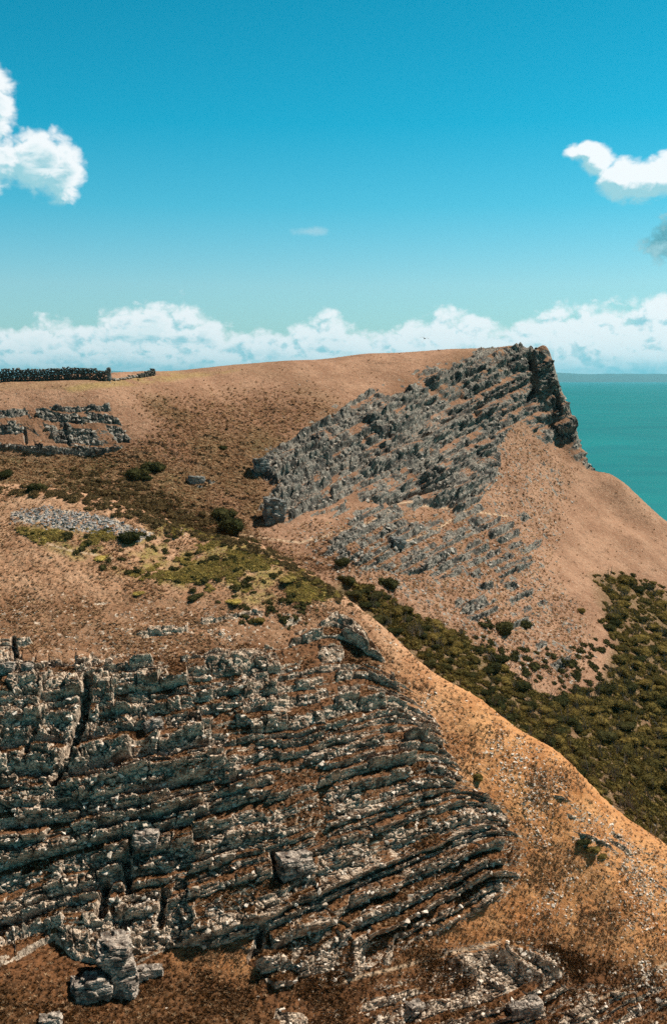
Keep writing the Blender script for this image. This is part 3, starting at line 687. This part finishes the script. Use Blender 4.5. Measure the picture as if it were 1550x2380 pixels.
boulder(GN, 965, 2345, (1.5, 1.1, 0.8), 'squat limestone block left of the wide undercut block', 0.6, 21, lift=0.2)
boulder(GF, 638, 1205, (2.8, 2.4, 4.0), 'tall upright grey buttress ending the lower left of the headland crag', 0.3, 22, mat=M['boulder_grey'], lift=0.2)
boulder(GF, 605, 1092, (2.2, 1.8, 2.0), 'dark squat block at the upper left tip of the headland crag', 0.3, 23, mat=M['boulder_grey'])
boulder(GF, 925, 1268, (1.8, 1.5, 1.6), 'single smooth grey boulder among the lower crag ledges', 0.3, 24, mat=M['boulder_grey'])
boulder(GF, 458, 1120, (2.4, 1.3, 1.1), 'small isolated outcrop in the grassy bowl left of the crag', 0.3, 25, mat=M['boulder_grey'])

# ------------------------------------------------------------------ shrubs
def leaf_mat(name, dark, light, yellow, tipscale=1.0):
    m_, t = new_mat(name); pos = t.n('ShaderNodeTexCoord').outputs['Object']
    r_ = t.n('ShaderNodeAttribute', attribute_name='rnd').outputs['Fac']; oi = t.n('ShaderNodeObjectInfo').outputs['Random']
    c = t.mix(r_, dark, light)
    c = t.mix(t.sm(t.m('ADD', t.m('MULTIPLY', t.noise(pos, 0.9, 3, 0.6), 0.8), t.m('MULTIPLY', oi, 0.35)), 0.45, 0.75, 0.0, 0.8), c, yellow)
    out_leaf(t, c, 0.3); return m_
M['gorse'] = leaf_mat('gorse_leaf', (0.055, 0.050, 0.017), (0.14, 0.11, 0.036), (0.24, 0.17, 0.05))
M['dark_gorse'] = leaf_mat('dark_gorse_leaf', (0.020, 0.026, 0.012), (0.075, 0.075, 0.028), (0.08, 0.072, 0.028))
M['yellow_gorse'] = leaf_mat('yellow_gorse_leaf', (0.22, 0.165, 0.055), (0.46, 0.35, 0.11), (0.66, 0.50, 0.14))
M['heath'] = leaf_mat('brown_heath_leaf', (0.06, 0.045, 0.022), (0.17, 0.12, 0.055), (0.23, 0.155, 0.07))
M['twig'] = new_mat('grey_twig')[0]; t = NT(M['twig'].node_tree); out(t, t.mix(0.0, (0.24, 0.21, 0.17), (0.3, 0.3, 0.3)), 0.9)
def bush_proto(seed, nl=700, flat_=0.7, leaf=0.16, lobes=7):
    r = np.random.default_rng(seed)
    # lobed dome of radius 1: leafy shell over a closed inner body
    cs = np.c_[r.uniform(-0.55, 0.55, lobes), r.uniform(-0.55, 0.55, lobes), r.uniform(0.0, 0.45, lobes)]; cr_ = r.uniform(0.32, 0.55, lobes)
    cs[0] = (0, 0, 0.25); cr_[0] = 0.62
    bm = bmesh.new()
    for c_, q in zip(cs, cr_):
        g_ = bmesh.ops.create_icosphere(bm, subdivisions=2, radius=q * 0.86)
        for v in g_['verts']:
            k = 1 + 0.12 * math.sin(v.co.x * 17 + seed) * math.cos(v.co.y * 13 + v.co.z * 11); v.co = v.co * k; v.co.x += c_[0]; v.co.y += c_[1]; v.co.z = (v.co.z + c_[2]) * flat_
    bm.verts.index_update()
    V0 = np.array([v.co[:] for v in bm.verts], F4); F0 = np.array([[v.index for v in f.verts] for f in bm.faces], np.int32); bm.free()
    k = r.integers(0, lobes, nl); dr = r.normal(size=(nl, 3)); dr[:, 2] = np.abs(dr[:, 2]) * 0.9 - 0.12; dr /= np.linalg.norm(dr, axis=1, keepdims=True)
    c_ = cs[k] + dr * (cr_[k] * r.uniform(0.82, 1.12, nl))[:, None]; c_[:, 2] *= flat_
    ax1 = np.cross(dr, r.normal(size=(nl, 3))); ax1 /= np.linalg.norm(ax1, axis=1, keepdims=True)
    ax2 = dr * 0.75 + np.cross(dr, ax1) * 0.65
    L = leaf * r.uniform(0.5, 1.3, nl)[:, None]
    tv = np.stack([c_ - ax1 * L * 0.45, c_ + ax1 * L * 0.45, c_ + ax2 * L], 1).reshape(-1, 3)
    ft = np.arange(nl * 3).reshape(-1, 3) + len(V0)
    rn = np.r_[np.clip(0.15 + 0.35 * r.random(len(V0)), 0, 1), np.repeat(r.random(nl) ** 1.3, 3)]
    return np.r_[V0, tv].astype(F4), np.r_[F0, ft].astype(np.int32), rn.astype(F4)
protos = {}
for key, mt, fl in (('gorse', 'gorse', 0.8), ('dark', 'dark_gorse', 0.72), ('yellow', 'yellow_gorse', 0.5)):
    lst = []
    for s_ in range(5):
        V, Fc, rn = bush_proto(100 + s_ + len(key) * 10, 1500, fl, 0.105, 10)
        o = build_mesh('shrub', V, Fc, M[mt], smooth=False, tris=True, attrs=dict(rnd=rn)); me = o.data; bpy.data.objects.remove(o); lst.append((me, V, Fc, rn))
    protos[key] = lst
def shrub(G, vx, vy, r, kind, label, group=None, hz=1.0, name='gorse_bush', cat='bush', p=None):
    if p is None: p = G.at(vx, vy)
    me = protos[kind][int(rng.integers(0, 5))][0]
    o = bpy.data.objects.new(name, me); COL.objects.link(o)
    o.location = (p[0], p[1], p[2] - 0.12 * r); o.scale = (r * rng.uniform(0.9, 1.2), r * rng.uniform(0.8, 1.1), r * hz)
    o.rotation_euler = (rng.uniform(-.1, .1), rng.uniform(-.1, .1), rng.uniform(0, 6.28))
    return tag(o, label, cat, group)
SH = [ # vx, vy, radius, kind, label
 (320,1103,2.3,'dark','round dark bush in the grassy bowl, left of a pair'),
 (364,1088,2.0,'dark','round dark bush in the grassy bowl, right of a pair'),
 (338,1114,1.2,'dark','low dark bush touching the front of the left bush of the pair'),
 (520,1042,1.0,'dark','small dark bush alone on the smooth upper bowl'),
 (78,1136,1.5,'dark','dark green bush standing on the crest of the left knoll'),
 (15,1104,1.6,'dark','dark bush at the left edge behind the knoll'),
 (540,1228,3.2,'dark','widest dark bush at the mouth of the gully between the hills'),
 (520,1195,2.2,'dark','dark bush uphill of the widest gully bush'),
 (575,1262,1.8,'dark','dark bush below right of the widest gully bush'),
 (300,1252,1.7,'dark','dark bush at the lower end of the grey scree tongue'),
 (812,1352,1.6,'dark','dark bush at the crest where the near ridge meets the valley'),
 (905,1358,1.9,'dark','dark bush below the lowest ledges of the headland crag'),
 (795,1310,1.4,'dark','small dark bush at the left foot of the lower ledges'),
 (1165,1462,2.0,'dark','dark bush among the pale talus above the scrub belt'),
 (1215,1452,1.3,'dark','smaller bush right of the one among the pale talus'),
 (1350,1420,0.9,'gorse','tiny olive bush on bare slope left of the big thicket'),
]
for vx, vy, r, kd, lb in SH: shrub(GF if not (vx == 300 or vx == 78) else GN, vx, vy, r, kd, lb)
NSH = [
 (1355,1958,0.95,'dark','dark bush heading the green streak on the right grass flank'),
 (1378,1975,0.9,'gorse','olive bush in the middle of the green streak on the right flank'),
 (1400,1992,0.8,'gorse','last olive bush at the lower end of the green streak'),
 (1110,1806,0.9,'gorse','small olive bush at the right edge of the ledges, mid slope'),
 (235,1295,1.1,'yellow','yellow-green gorse clump under the grey scree'),
 (320,1378,0.9,'yellow','bright yellow gorse clump alone below the green band'),
 (455,1386,1.0,'dark','dark low bush in pale grass under the yellow band'),
 (545,1398,1.2,'yellow','yellow gorse clump right of the dark low bush'),
 (600,1440,0.8,'gorse','olive clump among pale stones above the first long ledge'),
 (665,1345,1.5,'yellow','brightest yellow gorse patch near the crest'),
 (735,1352,1.1,'gorse','olive clump at the right end of the yellow band'),
]
for vx, vy, r, kd, lb in NSH: shrub(GN, vx, vy, r, kd, lb, hz=0.75)
def region_weight(G, polys, soft=8):
    o = np.zeros(len(G.P), F4)
    for pl in polys: o = np.maximum(o, sstep(polysd(G.vx.astype(F4), G.vy.astype(F4), pl), -soft, soft))
    return o
BELT = [(790,1345),(880,1375),(1000,1445),(1100,1482),(1180,1560),(1250,1612),(1330,1650),(1390,1650),(1330,1720),(1420,1900),(1300,1800),(1100,1640),(940,1500),(850,1410)]
THICK = [(1380,1340),(1440,1332),(1560,1378),(1640,1400),(1640,2100),(1480,1930),(1330,1760),(1240,1660),(1300,1625),(1390,1610),(1430,1530),(1400,1440),(1410,1390)]
GULLY = [(180,1090),(330,1130),(430,1180),(600,1270),(640,1330),(450,1240),(280,1190),(120,1120)]
YEL = [(35,1225),(130,1228),(340,1244),(355,1212),(480,1240),(600,1274),(700,1330),(795,1380),(745,1395),(590,1395),(480,1375),(330,1345),(210,1310),(70,1250)]
def spaced(G, wt, n, mind, tries=12000):
    j = G.pick(wt, tries, rng); keep = []; pts_ = np.empty((0, 3))
    for q in j:
        p = G.P[q]
        if len(keep) and (((pts_ - p) ** 2).sum(1) < mind ** 2).any(): continue
        keep.append(q); pts_ = np.vstack([pts_, p])
        if len(keep) >= n: break
    return keep
wT = region_weight(GF, [THICK]); wB = region_weight(GF, [BELT])
vary = sstep(fbm(GF.P[:, 0], GF.P[:, 1], GF.P[:, 2], 0.08, 2, 91), -0.45, -0.1)
scr = ((GF.vx < 1600) & (GF.vy < 2000))
def zone(q, belt):
    vx, vy = GF.vx[q], GF.vy[q]
    if belt:
        return 'in the valley belt below the crag' if vy < 1450 else ('in the valley belt under the talus' if vy < 1580 else 'in the valley belt hugging the ridge')
    if vy < 1470: return 'on the top fringe of the big thicket'
    if vx < 1420 and vy < 1640: return 'on the ragged thicket edge facing the talus'
    return 'in the dense heart of the big thicket' if vy < 1720 else 'in the thicket bottom just above the near ridge'
for belt, keep, rmin, rmax, kk in ((False, spaced(GF, wT * vary * scr, 200, 1.8), 0.9, 2.1, 0.72), (True, spaced(GF, wB * scr, 85, 1.6), 0.8, 1.8, 0.5)):
    for q in keep:
        kd = 'gorse' if rng.random() < kk else 'dark'; col = 'olive' if kd == 'gorse' else 'dark green'; z_ = zone(q, belt)
        shrub(GF, 0, 0, rng.uniform(rmin, rmax), kd, col + ' rounded gorse bush ' + z_, col + ' gorse bushes ' + z_, p=GF.P[q], hz=rng.uniform(0.65, 1.0))
def shrub_stuff(name, G, wt, n, rmin, rmax, kind, label, hz=0.6):
    pr = [(bush_proto(900 + i, 150, hz, 0.30, 4)) for i in range(4)]
    j = G.pick(wt, n, rng); sz = rng.uniform(rmin, rmax, n)
    nn = G.N[j] * 0.5 + np.array([0, 0, 0.5]); nn /= np.linalg.norm(nn, axis=1, keepdims=True)
    o = scatter(name, [(a, b) for a, b, c in pr], G.P[j] - nn * (0.1 * sz)[:, None], frames(nn, rng.random(n) * 6.28), sz, M[kind])
    # leaf-by-leaf shade of colour
    nv = len(o.data.vertices); at = o.data.attributes['rnd']; v = np.empty(nv, F4); at.data.foreach_get('value', v)
    v = np.clip(v * 0.5 + 0.5 * rng.random(nv), 0, 1); at.data.foreach_set('value', v.astype(F4))
    return tag(o, label, 'scrub', kind='stuff')
shrub_stuff('valley_scrub', GF, np.maximum(wT, wB) * scr, 3400, 0.35, 0.85, 'gorse', 'low olive scrub filling the gaps between the gorse bushes of the valley')
edgeT = region_weight(GF, [[(1330,1500),(1420,1480),(1450,1420),(1390,1330),(1560,1370),(1560,1700),(1300,1640),(1150,1560),(1050,1500),(1130,1450),(1250,1520)]], 20) * (1 - wT)
shrub_stuff('sparse_scrub', GF, edgeT * scr, 160, 0.3, 0.9, 'dark_gorse', 'sparse dark scrub dotted over the talus beside the thicket')
shrub_stuff('gully_scrub', GF, region_weight(GF, [GULLY], 22), 700, 0.25, 0.8, 'heath', 'low brown-green scrub in the gully behind the left knoll')
bw = region_weight(GF, [[(330,930),(700,925),(760,960),(640,1050),(590,1100),(620,1180),(500,1230),(330,1080),(60,1070),(300,1040),(380,990)]], 20)
shrub_stuff('heather_tufts', GF, bw, 380, 0.12, 0.32, 'heath', 'small dark heather tufts dotted across the grassy bowl', 0.5)
shrub_stuff('yellow_heath', GN, region_weight(GN, [YEL], 8) * sstep(fbm(GN.P[:, 0], GN.P[:, 1], GN.P[:, 2], 0.25, 3, 82), -0.05, 0.25) * sstep(GN.P[:, 0] * 0 + 1, 0, 1), 2000, 0.15, 0.55, 'yellow_gorse', 'yellow-green heath cushions in a band across the top of the near hill', 0.32)
shrub_stuff('ridge_scrub', GN, region_weight(GN, [YEL, [(480,1395),(700,1400),(760,1440),(600,1470)]], 12), 180, 0.2, 0.7, 'dark_gorse', 'dark low scrub mixed into the yellow-green heath band', 0.5)
CREST = [(0,1112),(140,1128),(256,1156),(384,1200),(582,1253),(700,1318),(800,1378),(830,1400),(790,1400),(700,1345),(582,1285),(384,1230),(256,1190),(140,1160),(0,1145)]
shrub_stuff('crest_scrub', GN, region_weight(GN, [CREST], 10), 420, 0.2, 0.75, 'heath', 'brown heath scrub softening the crest of the near hill', 0.5)

# ------------------------------------------------------------------ dry grass tussocks
m_, t = new_mat('dry_grass'); r_ = t.n('ShaderNodeAttribute', attribute_name='rnd').outputs['Fac']
cr_n = t.n('ShaderNodeValToRGB', {0: r_}); ramp(cr_n.color_ramp, [(0.0, (0.11, 0.065, 0.032)), (0.25, (0.26, 0.14, 0.07)), (0.6, (0.45, 0.26, 0.135)), (1.0, (0.70, 0.50, 0.30))])
out_leaf(t, cr_n.outputs[0]); M['dry_grass'] = m_
m_, t = new_mat('rust_grass'); r_ = t.n('ShaderNodeAttribute', attribute_name='rnd').outputs['Fac']
cr_n = t.n('ShaderNodeValToRGB', {0: r_}); ramp(cr_n.color_ramp, [(0.0, (0.025, 0.016, 0.008)), (0.4, (0.065, 0.032, 0.013)), (0.75, (0.14, 0.065, 0.024)), (1.0, (0.24, 0.11, 0.038))])
out_leaf(t, cr_n.outputs[0]); M['rust_grass'] = m_
def tuft(seed, n=16):
    r = np.random.default_rng(seed); a = r.uniform(0, 6.28, n); lean = r.uniform(0.2, 1.1, n)
    b0 = np.c_[np.cos(a) * 0.35 * r.random(n), np.sin(a) * 0.35 * r.random(n), np.full(n, -0.1)]
    side = np.c_[-np.sin(a), np.cos(a), a * 0] * 0.16
    tip = b0 + np.c_[np.cos(a) * lean, np.sin(a) * lean, r.uniform(0.45, 1.0, n)]
    return np.stack([b0 - side, b0 + side, tip], 1).reshape(-1, 3).astype(F4), np.arange(n * 3).reshape(-1, 3).astype(np.int32)
TUFTS = [tuft(i) for i in range(6)]
def tufts(name, G, wt, n, smin, smax, mat, label):
    j = G.pick(wt.ravel() * on_screen(G), n, rng); nn = G.N[j] * 0.4 + np.array([0, 0, 0.6]); nn /= np.linalg.norm(nn, axis=1, keepdims=True)
    o = scatter(name, TUFTS, G.P[j], frames(nn, rng.random(n) * 6.28), rng.uniform(smin, smax, n), mat)
    return tag(o, label, 'grass', kind='stuff')
pn = fbm(near_P[..., 0], near_P[..., 1], near_P[..., 2], 0.22, 4, 95)
soft = (near_rock < 0.35) * (0.25 + sstep(pn, -0.1, 0.3))
tufts('dry_grass', GN, soft * (1 - 0.8 * near_brown) * (1 - 0.6 * sstep(near_V[0], 850, 1100)), 24000, 0.08, 0.24, M['dry_grass'], 'short dry straw-coloured grass covering the slopes of the near hill')
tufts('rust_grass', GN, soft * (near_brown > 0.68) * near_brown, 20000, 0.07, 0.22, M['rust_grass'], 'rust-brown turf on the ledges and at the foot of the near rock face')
tufts('bowl_grass', GF, (far_rock < 0.35) * (0.02 + far_bowl + 0.6 * far_talus), 22000, 0.12, 0.34, M['dry_grass'], 'dry brown grass of the hollow and talus slope on the headland')

def stem_proto(seed):
    r_ = np.random.default_rng(seed); vs = []
    for _ in range(5):
        a = r_.uniform(0, 6.28); l = r_.uniform(0.6, 1.0); b = r_.normal(size=3) * 0.12; b[2] = 0; e = b + np.array([math.cos(a) * .35, math.sin(a) * .35, l]); sd = np.array([-math.sin(a), math.cos(a), 0]) * 0.022
        vs += [b - sd, b + sd, e, b + np.array([sd[1], -sd[0], 0]), b - np.array([sd[1], -sd[0], 0]), e]
    return np.array(vs, F4), np.arange(len(vs)).reshape(-1, 3).astype(np.int32)
n_ = 320; j_ = GF.pick(np.maximum(wT, wB) * scr, n_, rng)
o = scatter('dead_stems', [stem_proto(i) for i in range(4)], GF.P[j_] + np.array([0, 0, 0.4]), frames(np.tile([0, 0, 1.0], (n_, 1)) + rng.normal(size=(n_, 3)) * .15, rng.random(n_) * 6.28), rng.uniform(1.2, 2.6, n_), M['twig'])
tag(o, 'bleached dead stems poking out of the valley gorse', 'stems', kind='stuff')
# ------------------------------------------------------------------ drystone wall on the skyline
m_, t = new_mat('dark_wall_stone'); pos = t.n('ShaderNodeTexCoord').outputs['Object']
r_ = t.n('ShaderNodeAttribute', attribute_name='rnd').outputs['Fac']
out(t, t.mix(t.noise(pos, 1.2, 4, 0.6), t.mix(r_, (0.04, 0.045, 0.045), (0.12, 0.12, 0.11)), (0.12, 0.115, 0.09)), 0.95, t.noise(pos, 5, 3), 0.6, 0.08, 0.1); M['wall'] = m_
def top_of_far(x, y):
    d = (far_P[..., 0] - x) ** 2 + (far_P[..., 1] - y) ** 2; return far_P.reshape(-1, 3)[d.argmin()][2]
pL, pR = np.array(GF.at(-130, 902)), np.array(GF.at(250, 884))
def wall_stones(name, a, b, h0, h1, thick, parent, mat, rows=7, step=0.42, ruin=0.0):
    L = np.linalg.norm((b - a)[:2]); n = int(L / step); dv = (b - a) / L; ang = math.atan2(dv[1], dv[0])
    pos_, sz = [], []
    for i in range(n):
        u = (i + 0.5) / n; base = a + (b - a) * u; base[2] = top_of_far(base[0], base[1])
        hh = h0 + (h1 - h0) * u + 0.10 * math.sin(i * 0.23) + rng.uniform(-0.08, 0.10)
        if ruin: hh *= 1 - ruin * rng.random() * (0.5 + 0.5 * math.sin(i * 0.35))
        nr = max(1, int(hh / 0.24))
        for j in range(nr):
            for k in (-1, 1):
                off_ = np.array([-dv[1], dv[0], 0]) * k * thick * 0.32 * (1 - 0.25 * j / nr)
                pos_.append(base + off_ + np.array([dv[0], dv[1], 0]) * rng.uniform(-.12, .12) + np.array([0, 0, 0.24 * (j + 0.3) + rng.uniform(-.04, .04)]))
                sz.append((step * 0.62, thick * 0.42, rng.uniform(0.24, 0.32)))
    pos_ = np.array(pos_); sz = np.array(sz)
    nn = np.tile(np.array([0, 0, 1.0]), (len(pos_), 1)) + rng.normal(size=(len(pos_), 3)) * 0.06; nn /= np.linalg.norm(nn, axis=1, keepdims=True)
    o = scatter(name, STONES, pos_, frames(nn, ang + rng.normal(size=len(pos_)) * 0.12), sz, mat)
    if parent:
        o.parent = parent; o.matrix_parent_inverse = parent.matrix_world.inverted()
    return o
wr = bpy.data.objects.new('drystone_wall', None); COL.objects.link(wr)
tag(wr, 'long dark drystone wall on the left skyline ending in a pale pillar', 'wall')
wall_stones('wall_face', pL, pR, 2.15, 2.0, 0.75, wr, M['wall'], step=0.36)
pE = GF.at(255, 883)
po = bpy.data.objects.new('end_pillar', boulder_mesh('end_pillar', (0.75, 0.75, 2.2), 33, mat=M['boulder_grey'])); COL.objects.link(po); po.parent = wr; po.location = (pE[0], pE[1], top_of_far(pE[0], pE[1]) + 0.95)
a_, b_ = np.array(GF.at(262, 882)), np.array(GF.at(322, 874))
tag(wall_stones('collapsed_wall', a_, b_, 0.55, 0.35, 1.1, None, M['stone_far'], step=0.5, ruin=0.6), 'low collapsed rubble of a wall between the long wall and the ruined stub', 'wall')
a_, b_ = np.array(GF.at(322, 876)), np.array(GF.at(359, 869))
tag(wall_stones('ruined_wall', a_, b_, 0.7, 1.25, 0.9, None, M['wall'], step=0.42, ruin=0.25), 'short ruined stub of drystone wall at the right on the skyline slope', 'wall')

# ------------------------------------------------------------------ sea and far coast
m_, t = new_mat('sea_water'); pos = t.n('ShaderNodeTexCoord').outputs['Object']
n1 = t.noise(pos, 0.35, 5, 0.65); n2 = t.noise(pos, 0.012, 4, 0.55)
mp = t.n('ShaderNodeMapping', {'Vector': pos, 'Scale': (0.0012, 0.0025, 1)}).outputs[0]
n3 = t.noise(mp, 1.0, 4, 0.6)
c = t.mix(t.sm(n3, 0.35, 0.65), (0.0005, 0.140, 0.145), (0.001, 0.168, 0.170))
c = t.mix(t.sm(n2, 0.4, 0.62, 0.0, 0.35), c, (0.001, 0.10, 0.12))
c = t.mix(t.sm(t.noise(pos, 0.09, 4, 0.7), 0.69, 0.74, 0.0, 0.5), c, (0.45, 0.65, 0.65))
out(t, c, 0.55, t.m('ADD', n1, t.m('MULTIPLY', n2, 2.0)), 0.5, 0.5, 0.12); M['sea'] = m_
ys = np.r_[np.linspace(-3000, 100, 4), np.geomspace(200, 90000, 40)]; xs = np.linspace(-60000, 60000, 41)
XX, YY = np.meshgrid(xs, ys, indexing='ij')
o = build_mesh('sea', np.stack([XX, YY, XX * 0], -1).reshape(-1, 3), grid_faces(*XX.shape), M['sea']); tag(o, kind='structure')
m_, t = new_mat('distant_land'); pos = t.n('ShaderNodeTexCoord').outputs['Object']
out(t, t.mix(t.noise(pos, 0.0012, 5, 0.6), (0.03, 0.055, 0.035), (0.07, 0.085, 0.05)), 0.95); M['coast'] = m_
xs = np.linspace(-24000, 34000, 400); vs = np.linspace(0, 1, 12)
XX, VV = np.meshgrid(xs, vs, indexing='ij')
prof = 1.75 * (230 + 110 * fbm(XX, XX * 0, XX * 0, 0.00025, 4, 5)) * np.sin(np.pi * VV) ** 0.7 * (0.9 + 0.1 * fbm(XX, VV * 4000, XX * 0, 0.0006, 3, 6))
o = build_mesh('distant_coast', np.stack([XX, 45000 + VV * 8000, prof * 1.15 - 2], -1).reshape(-1, 3), grid_faces(*XX.shape), M['coast']); tag(o, kind='structure')

# ------------------------------------------------------------------ air
m_ = bpy.data.materials.new('haze_air'); m_.use_nodes = True; m_.node_tree.nodes.clear(); t = NT(m_.node_tree)
vol = t.n('ShaderNodeVolumePrincipled', {'Color': (0.25, 0.80, 1.0, 1), 'Density': 1.7e-5, 'Anisotropy': 0.3})
t.link(vol.outputs[0], t.n('ShaderNodeOutputMaterial').inputs['Volume'])
hv = np.array([(x, y, z) for z in (-20, 900) for x, y in ((-61000, -3500), (61000, -3500), (61000, 91000), (-61000, 91000))], F4)
hf = np.array([(0, 3, 2, 1), (4, 5, 6, 7), (0, 1, 5, 4), (1, 2, 6, 5), (2, 3, 7, 6), (3, 0, 4, 7)])
tag(build_mesh('haze', hv, hf, m_, smooth=False), kind='stuff')

# ------------------------------------------------------------------ gull
bm = bmesh.new()
rings = [(-0.30, 0.004, 0.0), (-0.22, 0.035, 0.0), (-0.10, 0.065, 0.0), (0.03, 0.075, 0.0), (0.13, 0.055, 0.005), (0.18, 0.040, 0.015), (0.22, 0.042, 0.02), (0.26, 0.025, 0.015), (0.30, 0.008, 0.008), (0.335, 0.002, 0.0)]
prev = None
for yb, rb, zb in rings:
    cur = [bm.verts.new((rb * math.cos(a), yb, zb + rb * 0.9 * math.sin(a))) for a in np.linspace(0, 2 * math.pi, 10, endpoint=False)]
    if prev:
        for i in range(10): bm.faces.new((prev[i], prev[(i + 1) % 10], cur[(i + 1) % 10], cur[i]))
    prev = cur
for s_ in (-1, 1):
    sec = []
    for xw, yw, zw, ch in ((0.04, 0.0, 0.03, 0.17), (0.22, 0.03, 0.12, 0.15), (0.40, 0.04, 0.14, 0.12), (0.56, -0.02, 0.10, 0.08), (0.70, -0.10, 0.05, 0.02)):
        sec.append([bm.verts.new((s_ * xw, yw + ch * 0.5, zw)), bm.verts.new((s_ * xw, yw + ch * 0.1, zw + 0.014)), bm.verts.new((s_ * xw, yw - ch * 0.5, zw)), bm.verts.new((s_ * xw, yw, zw - 0.008))])
    for a, b in zip(sec[:-1], sec[1:]):
        for i in range(4): bm.faces.new((a[i], a[(i + 1) % 4], b[(i + 1) % 4], b[i]))
    bm.faces.new(sec[-1])
for i in range(3): pass
tl = [bm.verts.new(c) for c in ((0.02, -0.24, 0.0), (-0.02, -0.24, 0.0), (-0.06, -0.38, 0.0), (0.06, -0.38, 0.0), (0.0, -0.30, 0.012))]
for a, b in ((0, 1), (1, 2), (2, 3), (3, 0)): bm.faces.new((tl[a], tl[b], tl[4]))
bmesh.ops.recalc_face_normals(bm, faces=bm.faces)
me = bpy.data.meshes.new('gull'); bm.to_mesh(me); bm.free()
m_, t = new_mat('gull_feathers'); pos = t.n('ShaderNodeTexCoord').outputs['Object']
sx = t.n('ShaderNodeSeparateXYZ', {0: pos}); out(t, t.mix(t.sm(t.m('ABSOLUTE', sx.outputs[0]), 0.55, 0.62), (0.32, 0.33, 0.35), (0.03, 0.03, 0.03)), 0.7)
me.materials.append(m_)
o = bpy.data.objects.new('gull', me); COL.objects.link(o); o.location = unproj(987 * V2R, 788 * V2R, 150); o.rotation_euler = (0.05, -0.15, R(205))
tag(o, 'grey gull gliding above the grass skyline, wings spread', 'bird')

# ------------------------------------------------------------------ render settings
sc.render.engine = 'CYCLES'
sc.cycles.use_denoising = False; sc.cycles.denoiser = 'OPENIMAGEDENOISE'; sc.cycles.denoising_input_passes = 'RGB_ALBEDO_NORMAL'
sc.cycles.max_bounces = 4; sc.cycles.diffuse_bounces = 1; sc.cycles.glossy_bounces = 2; sc.cycles.transmission_bounces = 2
